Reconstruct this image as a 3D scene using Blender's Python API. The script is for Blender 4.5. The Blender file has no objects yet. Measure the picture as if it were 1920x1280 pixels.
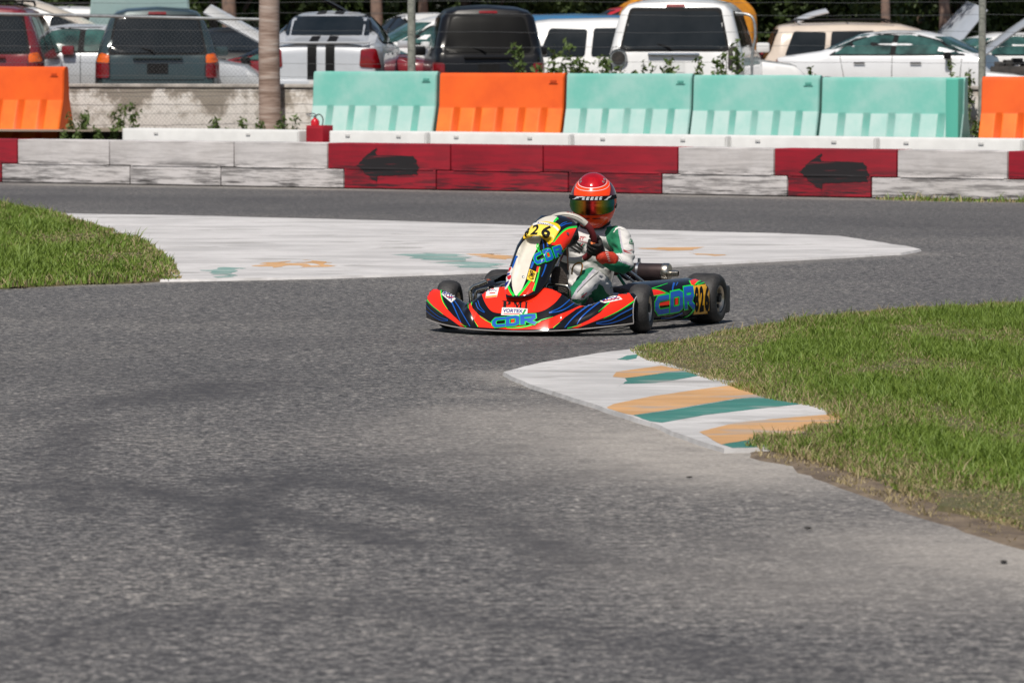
import bpy, bmesh, math, random
import numpy as np
from mathutils import Vector, Matrix, noise as mnoise
from mathutils.bvhtree import BVHTree
from mathutils.geometry import tessellate_polygon
R = math.radians; PI = math.pi
sc = bpy.context.scene; COL = sc.collection
random.seed(7); rng = np.random.default_rng(7)

# ------------------------------------------------------------ camera, sky, sun
F_, CH, HY = 8400.0, 1.46, 105.0           # focal length (px of a 1920 wide frame), eye height, horizon row
PIT = math.atan((640 - HY) / F_)
cam = bpy.data.objects.new('camera', bpy.data.cameras.new('camera')); COL.objects.link(cam)
cam.location = (0, 0, CH); cam.rotation_euler = (PI/2 - PIT, 0, 0)
cam.data.sensor_width = 36; cam.data.lens = F_/1920*36
cam.data.clip_start = .5; cam.data.clip_end = 900
cam.data.dof.use_dof = True; cam.data.dof.focus_distance = 23.9; cam.data.dof.aperture_fstop = 9.5
sc.camera = cam
SEL, SAZ = R(57), R(-17)
sv = Vector((math.sin(SAZ)*math.cos(SEL), -math.cos(SAZ)*math.cos(SEL), math.sin(SEL)))
w = bpy.data.worlds.new("World"); sc.world = w; w.use_nodes = True
nt = w.node_tree; bg = nt.nodes['Background']
sky = nt.nodes.new('ShaderNodeTexSky'); sky.sky_type = 'NISHITA'; sky.sun_disc = False
sky.sun_elevation = SEL; sky.sun_rotation = math.atan2(sv.x, sv.y); sky.air_density = 1.0; sky.dust_density = 1.5
nt.links.new(sky.outputs[0], bg.inputs[0]); bg.inputs[1].default_value = 0.065
sun = bpy.data.objects.new('sun', bpy.data.lights.new('sun', 'SUN')); COL.objects.link(sun)
sun.data.energy = 4.7; sun.data.angle = R(.6); sun.data.color = (1, .94, .85)
sun.rotation_euler = sv.to_track_quat('Z', 'Y').to_euler(); sun.location = (0, 0, 30)
sc.view_settings.view_transform = 'Standard'; sc.view_settings.look = 'None'
sc.view_settings.exposure = 0.0; sc.view_settings.gamma = 1
sc.cycles.max_bounces = 6; sc.cycles.use_denoising = True

# ------------------------------------------------------------ helpers
cp, sp_ = math.cos(PIT), math.sin(PIT)
def ray(px, py):
    dx = (px-960)/F_; dz = -(py-640)/F_
    return Vector((dx, cp+dz*sp_, -sp_+dz*cp))
def G(px, py, z=0.0):
    d = ray(px, py); t = (z-CH)/d.z; return Vector((d.x*t, d.y*t, z))
def PD(px, py, Y):
    d = ray(px, py); t = Y/d.y; return Vector((d.x*t, Y, CH+d.z*t))
def tag(o, label=None, cat=None, group=None, kind=None):
    if label: o['label'] = label
    if cat: o['category'] = cat
    if group: o['group'] = group
    if kind: o['kind'] = kind
    return o
def empty(name, loc=(0,0,0), rz=0, rx=0, ry=0):
    o = bpy.data.objects.new(name, None); COL.objects.link(o)
    o.location = loc; o.rotation_euler = (rx, ry, rz); o.empty_display_size = .1
    return o
def mk(name, V, Fs, mats=None, parent=None, fm=None, smooth=True, ang=40):
    me = bpy.data.meshes.new(name); me.from_pydata([tuple(v) for v in V], [], Fs)
    if mats is not None:
        for m in (mats if isinstance(mats, (list, tuple)) else [mats]): me.materials.append(m)
    if fm is not None: me.polygons.foreach_set('material_index', fm)
    me.update()
    if smooth:
        me.polygons.foreach_set('use_smooth', [True]*len(me.polygons))
        try: me.set_sharp_from_angle(angle=R(ang))
        except Exception: pass
    o = bpy.data.objects.new(name, me); COL.objects.link(o)
    if parent: o.parent = parent
    return o
class MB:
    def __init__(s): s.V = []; s.F = []; s.M = []
    def add(s, V, Fs, m=0):
        n = len(s.V); s.V += [Vector(v) for v in V]; s.F += [tuple(i+n for i in f) for f in Fs]; s.M += [m]*len(Fs); return s
    def box(s, c, d, m=0, bev=0.0, rot=None):
        bm = bmesh.new(); bmesh.ops.create_cube(bm, size=1)
        for v in bm.verts: v.co = Vector((v.co.x*d[0], v.co.y*d[1], v.co.z*d[2]))
        if bev: bmesh.ops.bevel(bm, geom=bm.edges[:], offset=bev, segments=2, affect='EDGES', profile=.6)
        bm.verts.index_update()
        V = [(rot @ v.co if rot else v.co) + Vector(c) for v in bm.verts]
        s.add(V, [[v.index for v in f.verts] for f in bm.faces], m); bm.free(); return s
    def tube(s, pts, rad, m=0, n=10, closed=False, ell=None):
        pts = [Vector(p) for p in pts]; k = len(pts)
        rad = rad if isinstance(rad, (list, tuple)) else [rad]*k
        V = []; up = None
        for i, p in enumerate(pts):
            if closed: t = pts[(i+1) % k]-pts[i-1]
            else: t = pts[min(i+1, k-1)]-pts[max(i-1, 0)]
            t.normalize()
            if up is None: up = Vector((0,0,1)) if abs(t.z) < .9 else Vector((1,0,0))
            a = (up - t*up.dot(t)).normalized(); up = a; b = t.cross(a)
            for j in range(n):
                th = 2*PI*j/n; e = ell or (1, 1)
                V.append(p + a*math.cos(th)*rad[i]*e[0] + b*math.sin(th)*rad[i]*e[1])
        Fs = []
        for i in range(k if closed else k-1):
            i2 = (i+1) % k
            for j in range(n):
                Fs.append((i*n+j, i*n+(j+1) % n, i2*n+(j+1) % n, i2*n+j))
        if not closed: Fs += [tuple(range(n))[::-1], tuple((k-1)*n+j for j in range(n))]
        return s.add(V, Fs, m)
    def lathe(s, prof, c=(0,0,0), axis='X', n=32, m=0):
        V = []; Fs = []; k = len(prof); c = Vector(c)
        for (a, r) in prof:
            for j in range(n):
                th = 2*PI*j/n; u, v = r*math.cos(th), r*math.sin(th)
                V.append(c + (Vector((a,u,v)) if axis == 'X' else Vector((u,a,v)) if axis == 'Y' else Vector((u,v,a))))
        for i in range(k-1):
            for j in range(n): Fs.append((i*n+j, i*n+(j+1) % n, (i+1)*n+(j+1) % n, (i+1)*n+j))
        return s.add(V, Fs, m)
    def grid(s, rows, m=0, mf=None):
        h, w_ = len(rows), len(rows[0]); n = len(s.V)
        for r in rows: s.V += [Vector(p) for p in r]
        for i in range(h-1):
            for j in range(w_-1):
                s.F.append((n+i*w_+j, n+i*w_+j+1, n+(i+1)*w_+j+1, n+(i+1)*w_+j)); s.M.append(mf(i, j) if mf else m)
        return s
    def build(s, name, mats, parent=None, smooth=True, ang=40):
        return mk(name, s.V, s.F, mats, parent, s.M, smooth, ang)
def bvh_of(objs):
    V = []; P = []
    for o in objs:
        n = len(V); V += [v.co.copy() for v in o.data.vertices]; P += [[i+n for i in p.vertices] for p in o.data.polygons]
    return BVHTree.FromPolygons(V, P)
def smooth_path(pts, n=6, closed=False):
    pts = [Vector(p) for p in pts]; out = []; k = len(pts)
    for i in range(k if closed else k-1):
        p0 = pts[i-1] if (closed or i > 0) else pts[0]; p1 = pts[i]; p2 = pts[(i+1) % k]; p3 = pts[(i+2) % k] if (closed or i+2 < k) else pts[-1]
        for j in range(n):
            t = j/n
            out.append(.5*((2*p1)+(p2-p0)*t+(2*p0-5*p1+4*p2-p3)*t*t+(3*p1-p0-3*p2+p3)*t**3))
    if not closed: out.append(pts[-1])
    return out
def interp(x, tab):
    if x <= tab[0][0]: return tab[0][1]
    for (a, b), (c, d) in zip(tab, tab[1:]):
        if x <= c: return b+(d-b)*(x-a)/(c-a)
    return tab[-1][1]

# ------------------------------------------------------------ materials
MC = {}
def mat(name, col, rough=.5, metal=0.0, var=.0, scale=8.0, col2=None, coat=0.0, bump=0.0, bscale=40, spec=.5, stretch=(1,1,1), lo=.35, hi=.65, trans=0.0):
    if name in MC: return MC[name]
    m = bpy.data.materials.new(name); m.use_nodes = True; t = m.node_tree; b = t.nodes['Principled BSDF']
    b.inputs['Base Color'].default_value = (*col, 1); b.inputs['Roughness'].default_value = rough; b.inputs['Metallic'].default_value = metal
    b.inputs['Coat Weight'].default_value = coat; b.inputs['Coat Roughness'].default_value = .06; b.inputs['Specular IOR Level'].default_value = spec
    if trans: b.inputs['Transmission Weight'].default_value = trans
    if var or col2 or bump:
        tc = t.nodes.new('ShaderNodeTexCoord'); mp = t.nodes.new('ShaderNodeMapping'); mp.inputs['Scale'].default_value = stretch
        t.links.new(tc.outputs['Object'], mp.inputs[0])
    if var or col2:
        n = t.nodes.new('ShaderNodeTexNoise'); n.inputs['Scale'].default_value = scale; n.inputs['Detail'].default_value = 6; n.inputs['Roughness'].default_value = .62
        t.links.new(mp.outputs[0], n.inputs['Vector'])
        r = t.nodes.new('ShaderNodeValToRGB'); r.color_ramp.elements[0].position = lo; r.color_ramp.elements[1].position = hi
        c2 = col2 or tuple(c*(1-var) for c in col)
        r.color_ramp.elements[0].color = (*c2, 1); r.color_ramp.elements[1].color = (*col, 1)
        t.links.new(n.outputs['Fac'], r.inputs[0]); t.links.new(r.outputs[0], b.inputs['Base Color'])
    if bump:
        n2 = t.nodes.new('ShaderNodeTexNoise'); n2.inputs['Scale'].default_value = bscale; n2.inputs['Detail'].default_value = 4
        t.links.new(mp.outputs[0], n2.inputs['Vector'])
        bp = t.nodes.new('ShaderNodeBump'); bp.inputs['Strength'].default_value = bump; bp.inputs['Distance'].default_value = .02
        t.links.new(n2.outputs['Fac'], bp.inputs['Height']); t.links.new(bp.outputs[0], b.inputs['Normal'])
    MC[name] = m; return m
def N(t, typ, **kw):
    n = t.nodes.new(typ)
    for k, v in kw.items():
        if k in n.inputs: n.inputs[k].default_value = v
        else: setattr(n, k, v)
    return n
def ramp(t, src, pts):
    r = t.nodes.new('ShaderNodeValToRGB'); e = r.color_ramp.elements
    while len(e) < len(pts): e.new(.5)
    for q, (p, c) in zip(e, pts): q.position = p; q.color = (*c, 1) if len(c) == 3 else c
    t.links.new(src, r.inputs[0]); return r.outputs[0]
def mixc(t, fac, a, b, mode='MIX'):
    m = t.nodes.new('ShaderNodeMix'); m.data_type = 'RGBA'; m.blend_type = mode
    for s_, v in ((0, fac), (6, a), (7, b)):
        if isinstance(v, (float, int)): m.inputs[s_].default_value = v
        elif isinstance(v, tuple): m.inputs[s_].default_value = (*v, 1) if len(v) == 3 else v
        else: t.links.new(v, m.inputs[s_])
    return m.outputs[2]
def newmat(name):
    m = bpy.data.materials.new(name); m.use_nodes = True; MC[name] = m
    return m, m.node_tree, m.node_tree.nodes['Principled BSDF']

def asphalt_mat():
    m, t, b = newmat('asphalt')
    tc = N(t, 'ShaderNodeTexCoord'); o = tc.outputs['Object']
    mp = N(t, 'ShaderNodeMapping'); mp.inputs['Scale'].default_value = (.9, 1, 1); t.links.new(o, mp.inputs[0]); st = mp.outputs[0]
    big = N(t, 'ShaderNodeTexNoise', Scale=.55, Detail=5.0, Roughness=.6); t.links.new(o, big.inputs['Vector'])
    mid = N(t, 'ShaderNodeTexNoise', Scale=6.0, Detail=4.0, Roughness=.7); t.links.new(st, mid.inputs['Vector'])
    fine = N(t, 'ShaderNodeTexNoise', Scale=55.0, Detail=3.0, Roughness=.75); t.links.new(st, fine.inputs['Vector'])
    c1 = ramp(t, big.outputs['Fac'], [(.3, (.076,.075,.078)), (.5, (.090,.088,.090)), (.7, (.106,.103,.103))])
    c2 = ramp(t, mid.outputs['Fac'], [(.3, (.84,.84,.85)), (.5, (1,1,1)), (.72, (1.15,1.14,1.12))])
    c3 = ramp(t, fine.outputs['Fac'], [(.30, (.12,.12,.13)), (.42, (.62,.62,.63)), (.5, (1.0,1.0,1.0)), (.58, (1.75,1.72,1.66)), (.68, (3.2,3.1,2.9))])
    agg = N(t, 'ShaderNodeTexNoise', Scale=19.0, Detail=3.0, Roughness=.72); t.links.new(st, agg.inputs['Vector'])
    c4 = ramp(t, agg.outputs['Fac'], [(.33, (.34,.34,.35)), (.44, (.78,.78,.79)), (.5, (1,1,1)), (.57, (1.4,1.38,1.34)), (.66, (2.0,1.95,1.85))])
    c = mixc(t, 1.0, c1, c2, 'MULTIPLY'); c = mixc(t, 1.0, c, c3, 'MULTIPLY'); c = mixc(t, 1.0, c, c4, 'MULTIPLY')
    a1 = N(t, 'ShaderNodeAttribute', attribute_name='rubber'); a2 = N(t, 'ShaderNodeAttribute', attribute_name='dust')
    rb = N(t, 'ShaderNodeMath', operation='MULTIPLY'); t.links.new(a1.outputs['Fac'], rb.inputs[0])
    rr = ramp(t, mid.outputs['Fac'], [(.3, (1,1,1)), (.75, (.35,.35,.35))]); t.links.new(rr, rb.inputs[1])
    c = mixc(t, rb.outputs[0], c, (.042,.041,.045))
    dm = N(t, 'ShaderNodeMath', operation='MULTIPLY'); t.links.new(a2.outputs['Fac'], dm.inputs[0])
    dr = ramp(t, mid.outputs['Fac'], [(.25, (.55,.55,.55)), (.6, (1,1,1))]); t.links.new(dr, dm.inputs[1])
    dc = ramp(t, fine.outputs['Fac'], [(.3, (.23,.21,.19)), (.7, (.42,.39,.36))])
    c = mixc(t, dm.outputs[0], c, dc)
    t.links.new(c, b.inputs['Base Color']); b.inputs['Roughness'].default_value = .82; b.inputs['Specular IOR Level'].default_value = .35
    bp = N(t, 'ShaderNodeBump', Strength=.35, Distance=.006); t.links.new(fine.outputs['Fac'], bp.inputs['Height']); t.links.new(bp.outputs[0], b.inputs['Normal'])
    return m
def concrete_paint(name, base, worn, amt=.5, dirt=(.30,.29,.28)):
    m, t, b = newmat(name)
    tc = N(t, 'ShaderNodeTexCoord'); o = tc.outputs['Object']
    mp = N(t, 'ShaderNodeMapping'); mp.inputs['Scale'].default_value = (.45, 1.0, 1); t.links.new(o, mp.inputs[0])
    n1 = N(t, 'ShaderNodeTexNoise', Scale=1.6, Detail=7.0, Roughness=.68); t.links.new(mp.outputs[0], n1.inputs['Vector'])
    n2 = N(t, 'ShaderNodeTexNoise', Scale=11.0, Detail=6.0, Roughness=.7); t.links.new(mp.outputs[0], n2.inputs['Vector'])
    n3 = N(t, 'ShaderNodeTexNoise', Scale=3.3, Detail=3.0, Roughness=.5); n3.inputs['Distortion'].default_value = .6; t.links.new(mp.outputs[0], n3.inputs['Vector'])
    c = mixc(t, ramp(t, n2.outputs['Fac'], [(.56-.10*amt, (0,0,0)), (.68, (.9,.9,.9))]), base, worn)
    c = mixc(t, ramp(t, n1.outputs['Fac'], [(.40, (.9,.9,.9)), (.56, (0,0,0))]), c, tuple(x*.72 for x in base))
    c = mixc(t, ramp(t, n3.outputs['Fac'], [(.60, (0,0,0)), (.66, (.7,.7,.7))]), c, dirt)
    t.links.new(c, b.inputs['Base Color']); b.inputs['Roughness'].default_value = .7
    bp = N(t, 'ShaderNodeBump', Strength=.3, Distance=.01); t.links.new(n2.outputs['Fac'], bp.inputs['Height']); t.links.new(bp.outputs[0], b.inputs['Normal'])
    return m
def barrier_mat(name, base, scuff=(.03,.03,.03), fade=(.5,.5,.5), amt=1.0, sz=.5):
    # moulded plastic with horizontal rubber scuffs at tyre height
    m, t, b = newmat(name)
    tc = N(t, 'ShaderNodeTexCoord'); o = tc.outputs['Object']; oi = N(t, 'ShaderNodeObjectInfo')
    ad = N(t, 'ShaderNodeVectorMath', operation='ADD'); t.links.new(o, ad.inputs[0])
    ml = N(t, 'ShaderNodeMath', operation='MULTIPLY'); ml.inputs[1].default_value = 37.0; t.links.new(oi.outputs['Random'], ml.inputs[0]); t.links.new(ml.outputs[0], ad.inputs[1])
    mp = N(t, 'ShaderNodeMapping'); mp.inputs['Scale'].default_value = (1.5, 1.0, 20.0); t.links.new(ad.outputs[0], mp.inputs[0])
    st = N(t, 'ShaderNodeTexNoise', Scale=1.3, Detail=8.0, Roughness=.75); st.inputs['Distortion'].default_value = .0; t.links.new(mp.outputs[0], st.inputs['Vector'])
    blot = N(t, 'ShaderNodeTexNoise', Scale=2.6, Detail=4.0, Roughness=.6); t.links.new(ad.outputs[0], blot.inputs['Vector'])
    sx = N(t, 'ShaderNodeSeparateXYZ'); t.links.new(o, sx.inputs[0])
    band = ramp(t, sx.outputs['Z'], [(0.0, (.8,.8,.8)), (.05, (1,1,1)), (.10, (.6,.6,.6)), (.18, (.75,.75,.75)), (.225, (.75,.75,.75)), (.25, (.7,.7,.7)), (.29, (.30,.30,.30)), (.46, (.13,.13,.13)), (.49, (.4,.4,.4))])
    streak = ramp(t, st.outputs['Fac'], [(.45, (0,0,0)), (.57, (amt,amt,amt))])
    f = mixc(t, 1.0, streak, band, 'MULTIPLY')
    c = mixc(t, ramp(t, blot.outputs['Fac'], [(.35, (.45,.45,.45)), (.6, (0,0,0))]), base, fade)
    c = mixc(t, f, c, scuff)
    t.links.new(c, b.inputs['Base Color']); b.inputs['Roughness'].default_value = .55
    return m
def wall_mat():
    m, t, b = newmat('stained_wall')
    tc = N(t, 'ShaderNodeTexCoord'); o = tc.outputs['Object']
    n1 = N(t, 'ShaderNodeTexNoise', Scale=1.5, Detail=7.0, Roughness=.7); t.links.new(o, n1.inputs['Vector'])
    n2 = N(t, 'ShaderNodeTexNoise', Scale=9.0, Detail=5.0, Roughness=.7); t.links.new(o, n2.inputs['Vector'])
    sx = N(t, 'ShaderNodeSeparateXYZ'); t.links.new(o, sx.inputs[0])
    ad = N(t, 'ShaderNodeMath', operation='MULTIPLY_ADD'); ad.inputs[1].default_value = .26; t.links.new(sx.outputs['Z'], ad.inputs[0]); t.links.new(n1.outputs['Fac'], ad.inputs[2])
    c = ramp(t, ad.outputs[0], [(.30, (.30,.27,.23)), (.40, (.55,.51,.47)), (.48, (.62,.585,.56)), (.67, (.62,.59,.56)), (.72, (.40,.36,.32)), (.76, (.23,.20,.17)), (.9, (.26,.23,.19))])
    c = mixc(t, ramp(t, n2.outputs['Fac'], [(.52, (0,0,0)), (.66, (.6,.6,.6))]), c, (.25,.23,.20))
    t.links.new(c, b.inputs['Base Color']); b.inputs['Roughness'].default_value = .95
    return m
def leaf_mat(name, a, bcol, tr=.25):
    m, t, b = newmat(name)
    oi = N(t, 'ShaderNodeNewGeometry'); n = N(t, 'ShaderNodeTexNoise', Scale=1.3, Detail=3.0); tc = N(t, 'ShaderNodeTexCoord'); t.links.new(tc.outputs['Object'], n.inputs['Vector'])
    c = mixc(t, oi.outputs['Random Per Island'], a, bcol); c = mixc(t, ramp(t, n.outputs['Fac'], [(.35, (0,0,0)), (.65, (1,1,1))]), c, mixc(t, .5, a, bcol))
    t.links.new(c, b.inputs['Base Color']); b.inputs['Roughness'].default_value = .6
    tl = N(t, 'ShaderNodeBsdfTranslucent'); t.links.new(c, tl.inputs[0]); ms = N(t, 'ShaderNodeMixShader'); ms.inputs[0].default_value = tr
    t.links.new(b.outputs[0], ms.inputs[1]); t.links.new(tl.outputs[0], ms.inputs[2]); t.links.new(ms.outputs[0], t.nodes['Material Output'].inputs[0])
    return m
M_grass = leaf_mat('grass_blades', (.10,.185,.016), (.22,.295,.045))
M_dry = leaf_mat('dry_grass', (.30,.24,.11), (.42,.34,.19))
M_leaf = leaf_mat('shrub_leaves', (.028,.052,.012), (.075,.115,.025))
M_weed = leaf_mat('weed_leaves', (.06,.11,.02), (.13,.18,.05))

# ------------------------------------------------------------ ground
def clip_in(p, clip, inset):
    A = np.array([q[:2] for q in clip]); P = np.array([[p.x, p.y]]); best = (1e9, None)
    for i in range(len(A)):
        a, b_ = A[i-1], A[i]; ab = b_-a; t = np.clip(((P[0]-a)@ab)/(ab@ab), 0, 1); q = a+ab*t; d = math.hypot(*(P[0]-q))
        if d < best[0]: best = (d, q)
    ins = inpoly(P, A)[0]
    if ins and best[0] >= inset: return p
    v = (P[0]-best[1])*(1 if ins else -1); v = v/(np.linalg.norm(v)+1e-9); q = best[1]+v*inset; return Vector((q[0], q[1], p.z))
def inpoly(P, poly):
    x, y = P[:, 0], P[:, 1]; r = np.zeros(len(P), bool); n = len(poly)
    for i in range(n):
        x1, y1 = poly[i][:2]; x2, y2 = poly[i-1][:2]
        c = ((y1 > y) != (y2 > y)) & (x < (x2-x1)*(y-y1)/((y2-y1) if y2 != y1 else 1e-9)+x1); r ^= c
    return r
def sheet(name, poly, z, m, label=None, jitter=0.0, thick=0.0, step=.12, clip=None, skirt=0.0):
    P = []
    for a, b_ in zip(poly, poly[1:]+poly[:1]):
        a, b_ = Vector(a), Vector(b_); n = max(1, int((b_-a).length/step)) if jitter or step < .1 else 1
        for i in range(n):
            p = a.lerp(b_, i/n)
            if jitter: p += Vector((mnoise.noise(p*3.1), mnoise.noise(p*3.1+Vector((9,9,9))), 0))*jitter + Vector((mnoise.noise(p*17), mnoise.noise(p*17+Vector((5,1,2))), 0))*jitter*.5
            if clip: p = clip_in(p, clip, .004)
            P.append(p)
    n = len(P); V = [Vector((p.x, p.y, z)) for p in P]; Fs = [tuple(t_) for t_ in tessellate_polygon([V])]
    # tessellation order may flip: force upward
    out = []
    for f in Fs:
        a, b_, c = (V[i] for i in f); out.append(f if (b_-a).cross(c-a).z > 0 else f[::-1])
    if thick:
        ar = sum(P[i-1].x*P[i].y-P[i].x*P[i-1].y for i in range(n)); sg = 1 if ar > 0 else -1
        for i in range(n):
            t = P[(i+1) % n]-P[i-1]; t.z = 0; t = t.normalized() if t.length > 1e-6 else Vector((1,0,0)); q = P[i]+Vector((t.y, -t.x, 0))*sg*skirt; V.append(Vector((q.x, q.y, z-thick)))
        for i in range(n): f = (i, n+i, n+(i+1) % n, (i+1) % n); out.append(f if sg > 0 else f[::-1])
    o = mk(name, V, out, m, smooth=False); tag(o, kind='structure'); return o
def pxpoly(pts, z=0.0): return [G(x, y, z) for x, y in pts]

def seg_d(P, a, b_):
    ab = b_-a; L = (ab**2).sum(); t = np.clip(((P-a)@ab)/L, 0, 1)
    return np.hypot(*(P-a-t[:, None]*ab).T), t
def build_asphalt():
    xs = np.concatenate([[-80,-40,-20,-12], np.arange(-7, 7.01, .07), [12,20,40,80]]); ys = np.concatenate([[-30,0,5,9], np.arange(10, 30, .12), np.arange(30, 58, .3), [60,66]])
    X, Y = np.meshgrid(xs, ys); P = np.stack([X.ravel(), Y.ravel()], 1); nx, ny = len(xs), len(ys)
    V = np.zeros((len(P), 3)); V[:, :2] = P
    i, j = np.meshgrid(np.arange(ny-1), np.arange(nx-1), indexing='ij'); a = (i*nx+j).ravel()
    Fs = np.stack([a, a+1, a+nx+1, a+nx], 1)
    me = bpy.data.meshes.new('asphalt_track'); me.from_pydata(V.tolist(), [], Fs.tolist())
    rub = np.zeros(len(P)); dust = np.zeros(len(P))
    def line(pts, wd, s, arr):
        Q = [np.array(G(x, y)[:2]) for x, y in pts]; D = np.full(len(P), 1e9)
        for q0, q1 in zip(Q, Q[1:]): D = np.minimum(D, seg_d(P, q0, q1)[0])
        arr[:] = np.maximum(arr, s*np.clip(1.3-D/wd, 0, 1))
    # rubbered racing line and single skid marks
    for pts, wd, s in [(p_, (2.1 if w__ < .08 else 1.4)*w__, min(1, (1.9 if w__ < .11 else 1.2)*s__)) if w__ < .3 else (p_, w__, s__) for p_, w__, s__ in [
        ([(250,750),(330,742),(430,722)], .25, .7), ([(250,745),(360,735),(420,722)], .10, .55), ([(-50,690),(180,700),(430,712)], .9, .35),
        ([(60,860),(120,830),(165,795)], .06, .45), ([(430,900),(560,895),(700,915),(850,945),(960,985),(1080,1050)], .07, .75),
        ([(-40,790),(60,775),(180,760)], .3, .35), ([(-100,920),(200,905),(500,960),(760,1020)], .10, .5), ([(410,1010),(430,960),(470,930)], .05, .45),
        ([(850,950),(960,915),(1150,880),(1300,830)], .06, .4), ([(500,890),(900,850),(1250,800)], .10, .28), ([(-50,1230),(300,1160),(700,1130),(1100,1190),(1500,1260)], .16, .45), ([(165,795),(120,840),(110,900),(160,960)], .05, .45), ([(560,895),(470,930),(440,990),(470,1040)], .05, .5),
        ([(700,1000),(1000,975),(1250,990),(1500,1040)], .10, .35), ([(0,650),(300,655),(700,640),(1000,640)], .5, .30), ([(900,672),(1000,650),(1180,640)], .25, .6),
        ([(0,590),(400,600),(800,590)], .25, .25), ([(0,372),(500,378),(1000,398),(1500,410),(1920,425)], 2.4, .55), ([(0,355),(700,362),(1300,385),(1920,395)], .7, .4),
        ([(960,1080),(1200,1060),(1500,1100)], .07, .3)]]: line(pts, wd, s, rub)
    for pts, wd, s in [([(1140,775),(1300,828),(1430,870),(1620,925),(1830,1000),(2100,1060)], .75, 1.0), ([(1250,800),(1450,880),(1700,960),(2000,1080)], 1.2, .5),
        ([(900,740),(1050,748),(1200,800)], .22, .4), ([(940,700),(1000,720)], .25, .5), ([(0,537),(200,532),(330,527)], .25, .55), 
        ([(330,526),(800,518),(1100,508),(1450,492),(1700,476)], .3, .3), ([(0,345),(960,360),(1920,380)], .35, .5)]: line(pts, wd, s, dust)
    # loose grit clouding
    nz = np.array([mnoise.noise(Vector((p[0]*.9, p[1]*.45, 0))) for p in P]); rub *= np.clip(.95+nz*.4, 0, 1.2); dust *= np.clip(.85+nz, 0, 1.2)
    for nm, arr in (('rubber', rub), ('dust', dust)):
        at = me.attributes.new(nm, 'FLOAT', 'POINT'); at.data.foreach_set('value', np.clip(arr, 0, 1).astype('f4'))
    me.materials.append(asphalt_mat()); o = bpy.data.objects.new('asphalt_track', me); COL.objects.link(o); tag(o, kind='structure')
build_asphalt()
M_soil = mat('bare_soil', (.16,.115,.075), .95, var=.5, scale=9, bump=.5, bscale=30)
sheet('ground', [(-400,-60,0),(400,-60,0),(400,500,0),(-400,500,0)], -.012, M_soil)
lot_p = [(-60, 69.8, 0), (60, 54.6, 0), (60, 260, 0), (-60, 260, 0)]
sheet('scrapyard_lot', lot_p, .40, mat('lot_dirt', (.25,.21,.16), .95, var=.45, scale=2.5, bump=.4))

M_apron = concrete_paint('worn_white_concrete', (.57,.555,.555), (.43,.41,.40), .35)
M_kerbw = concrete_paint('kerb_white', (.55,.54,.54), (.36,.345,.335), .6)
M_teal = concrete_paint('paint_teal', (.045,.20,.17), (.17,.26,.24), .5)
M_tealf = concrete_paint('faded_teal', (.16,.31,.28), (.46,.47,.46), 1.4)
M_orp = concrete_paint('paint_orange', (.60,.34,.15), (.46,.38,.30), .5)
AP_P = pxpoly([(60,399),(400,405),(780,415),(1180,430),(1480,438),(1570,442),(1640,452),(1700,462),(1726,467),(1690,474),(1440,487),(1190,500),(1000,505),(800,512),(620,518),(440,522),(300,524),(200,500),(60,470)], .016); apron = sheet('concrete_apron', AP_P, .016, M_apron, jitter=.03, thick=.05, skirt=.03)
for nm, m, pts in [
    ('apron_paint', M_tealf, [(400,506),(420,501),(445,502),(425,512),(435,520),(415,521),(392,514)]), ('apron_paint', M_orp, [(488,493),(520,489),(548,491),(552,498),(520,502),(498,499)]),
    ('apron_paint', M_orp, [(564,500),(575,492),(598,487),(625,493),(600,500),(580,503)]), ('apron_paint', M_tealf, [(752,478),(790,474),(845,476),(900,492),(950,497),(930,501),(865,502),(830,488),(790,487)]),
    ('apron_paint', M_orp, [(880,477),(930,474),(962,480),(958,487),(915,485)]), ('apron_paint', M_orp, [(1207,466),(1240,463),(1300,464),(1270,472),(1230,470)]),
    ('apron_paint', M_orp, [(1292,473),(1318,474),(1345,480),(1322,480)])]:
    sheet(nm, pxpoly(pts, .016), .0168, m, jitter=.22, step=.08, clip=AP_P)
KB_P = pxpoly([(945,697),(1010,680),(1120,662),(1200,652),(1300,665),(1480,715),(1620,755),(1600,800),(1460,838),(1355,840),(1300,822),(1225,793),(1140,766),(1050,737),(985,717)], .018); kerb = sheet('corner_kerb', KB_P, .018, M_kerbw, jitter=.012, thick=.05, skirt=.012)
def kp(nm, m, pts): sheet(nm, [G(900+x/1.8824, 560+y/1.8824, .018) for x, y in pts], .0188, m, jitter=.009, step=.05, clip=KB_P)
kp('kerb_stripe', M_orp, [(468,275),(480,258),(560,247),(640,236),(720,252),(600,268),(520,280)])
kp('kerb_stripe', M_teal, [(500,300),(470,316),(520,290),(512,280),(600,269),(720,253),(775,271),(620,297)])
kp('kerb_stripe', M_orp, [(440,388),(470,372),(600,345),(740,325),(880,306),(960,312),(1035,341),(900,352),(700,386),(540,410),(490,402)])
kp('kerb_stripe', M_teal, [(542,411),(700,388),(900,354),(1036,342),(1130,372),(960,390),(800,410),(640,437),(600,432)])
kp('kerb_stripe', M_orp, [(775,470),(900,437),(1100,418),(1290,404),(1290,440),(1100,480),(1000,490),(850,514)])
kp('kerb_stripe', M_teal, [(852,514),(1000,491),(1100,482),(1000,522),(900,530)])
kp('kerb_stripe', M_teal, [(270,338),(300,338),(322,347),(300,350)])
kp('kerb_stripe', M_teal, [(485,214),(520,200),(560,196),(550,210),(520,216)])

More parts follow.
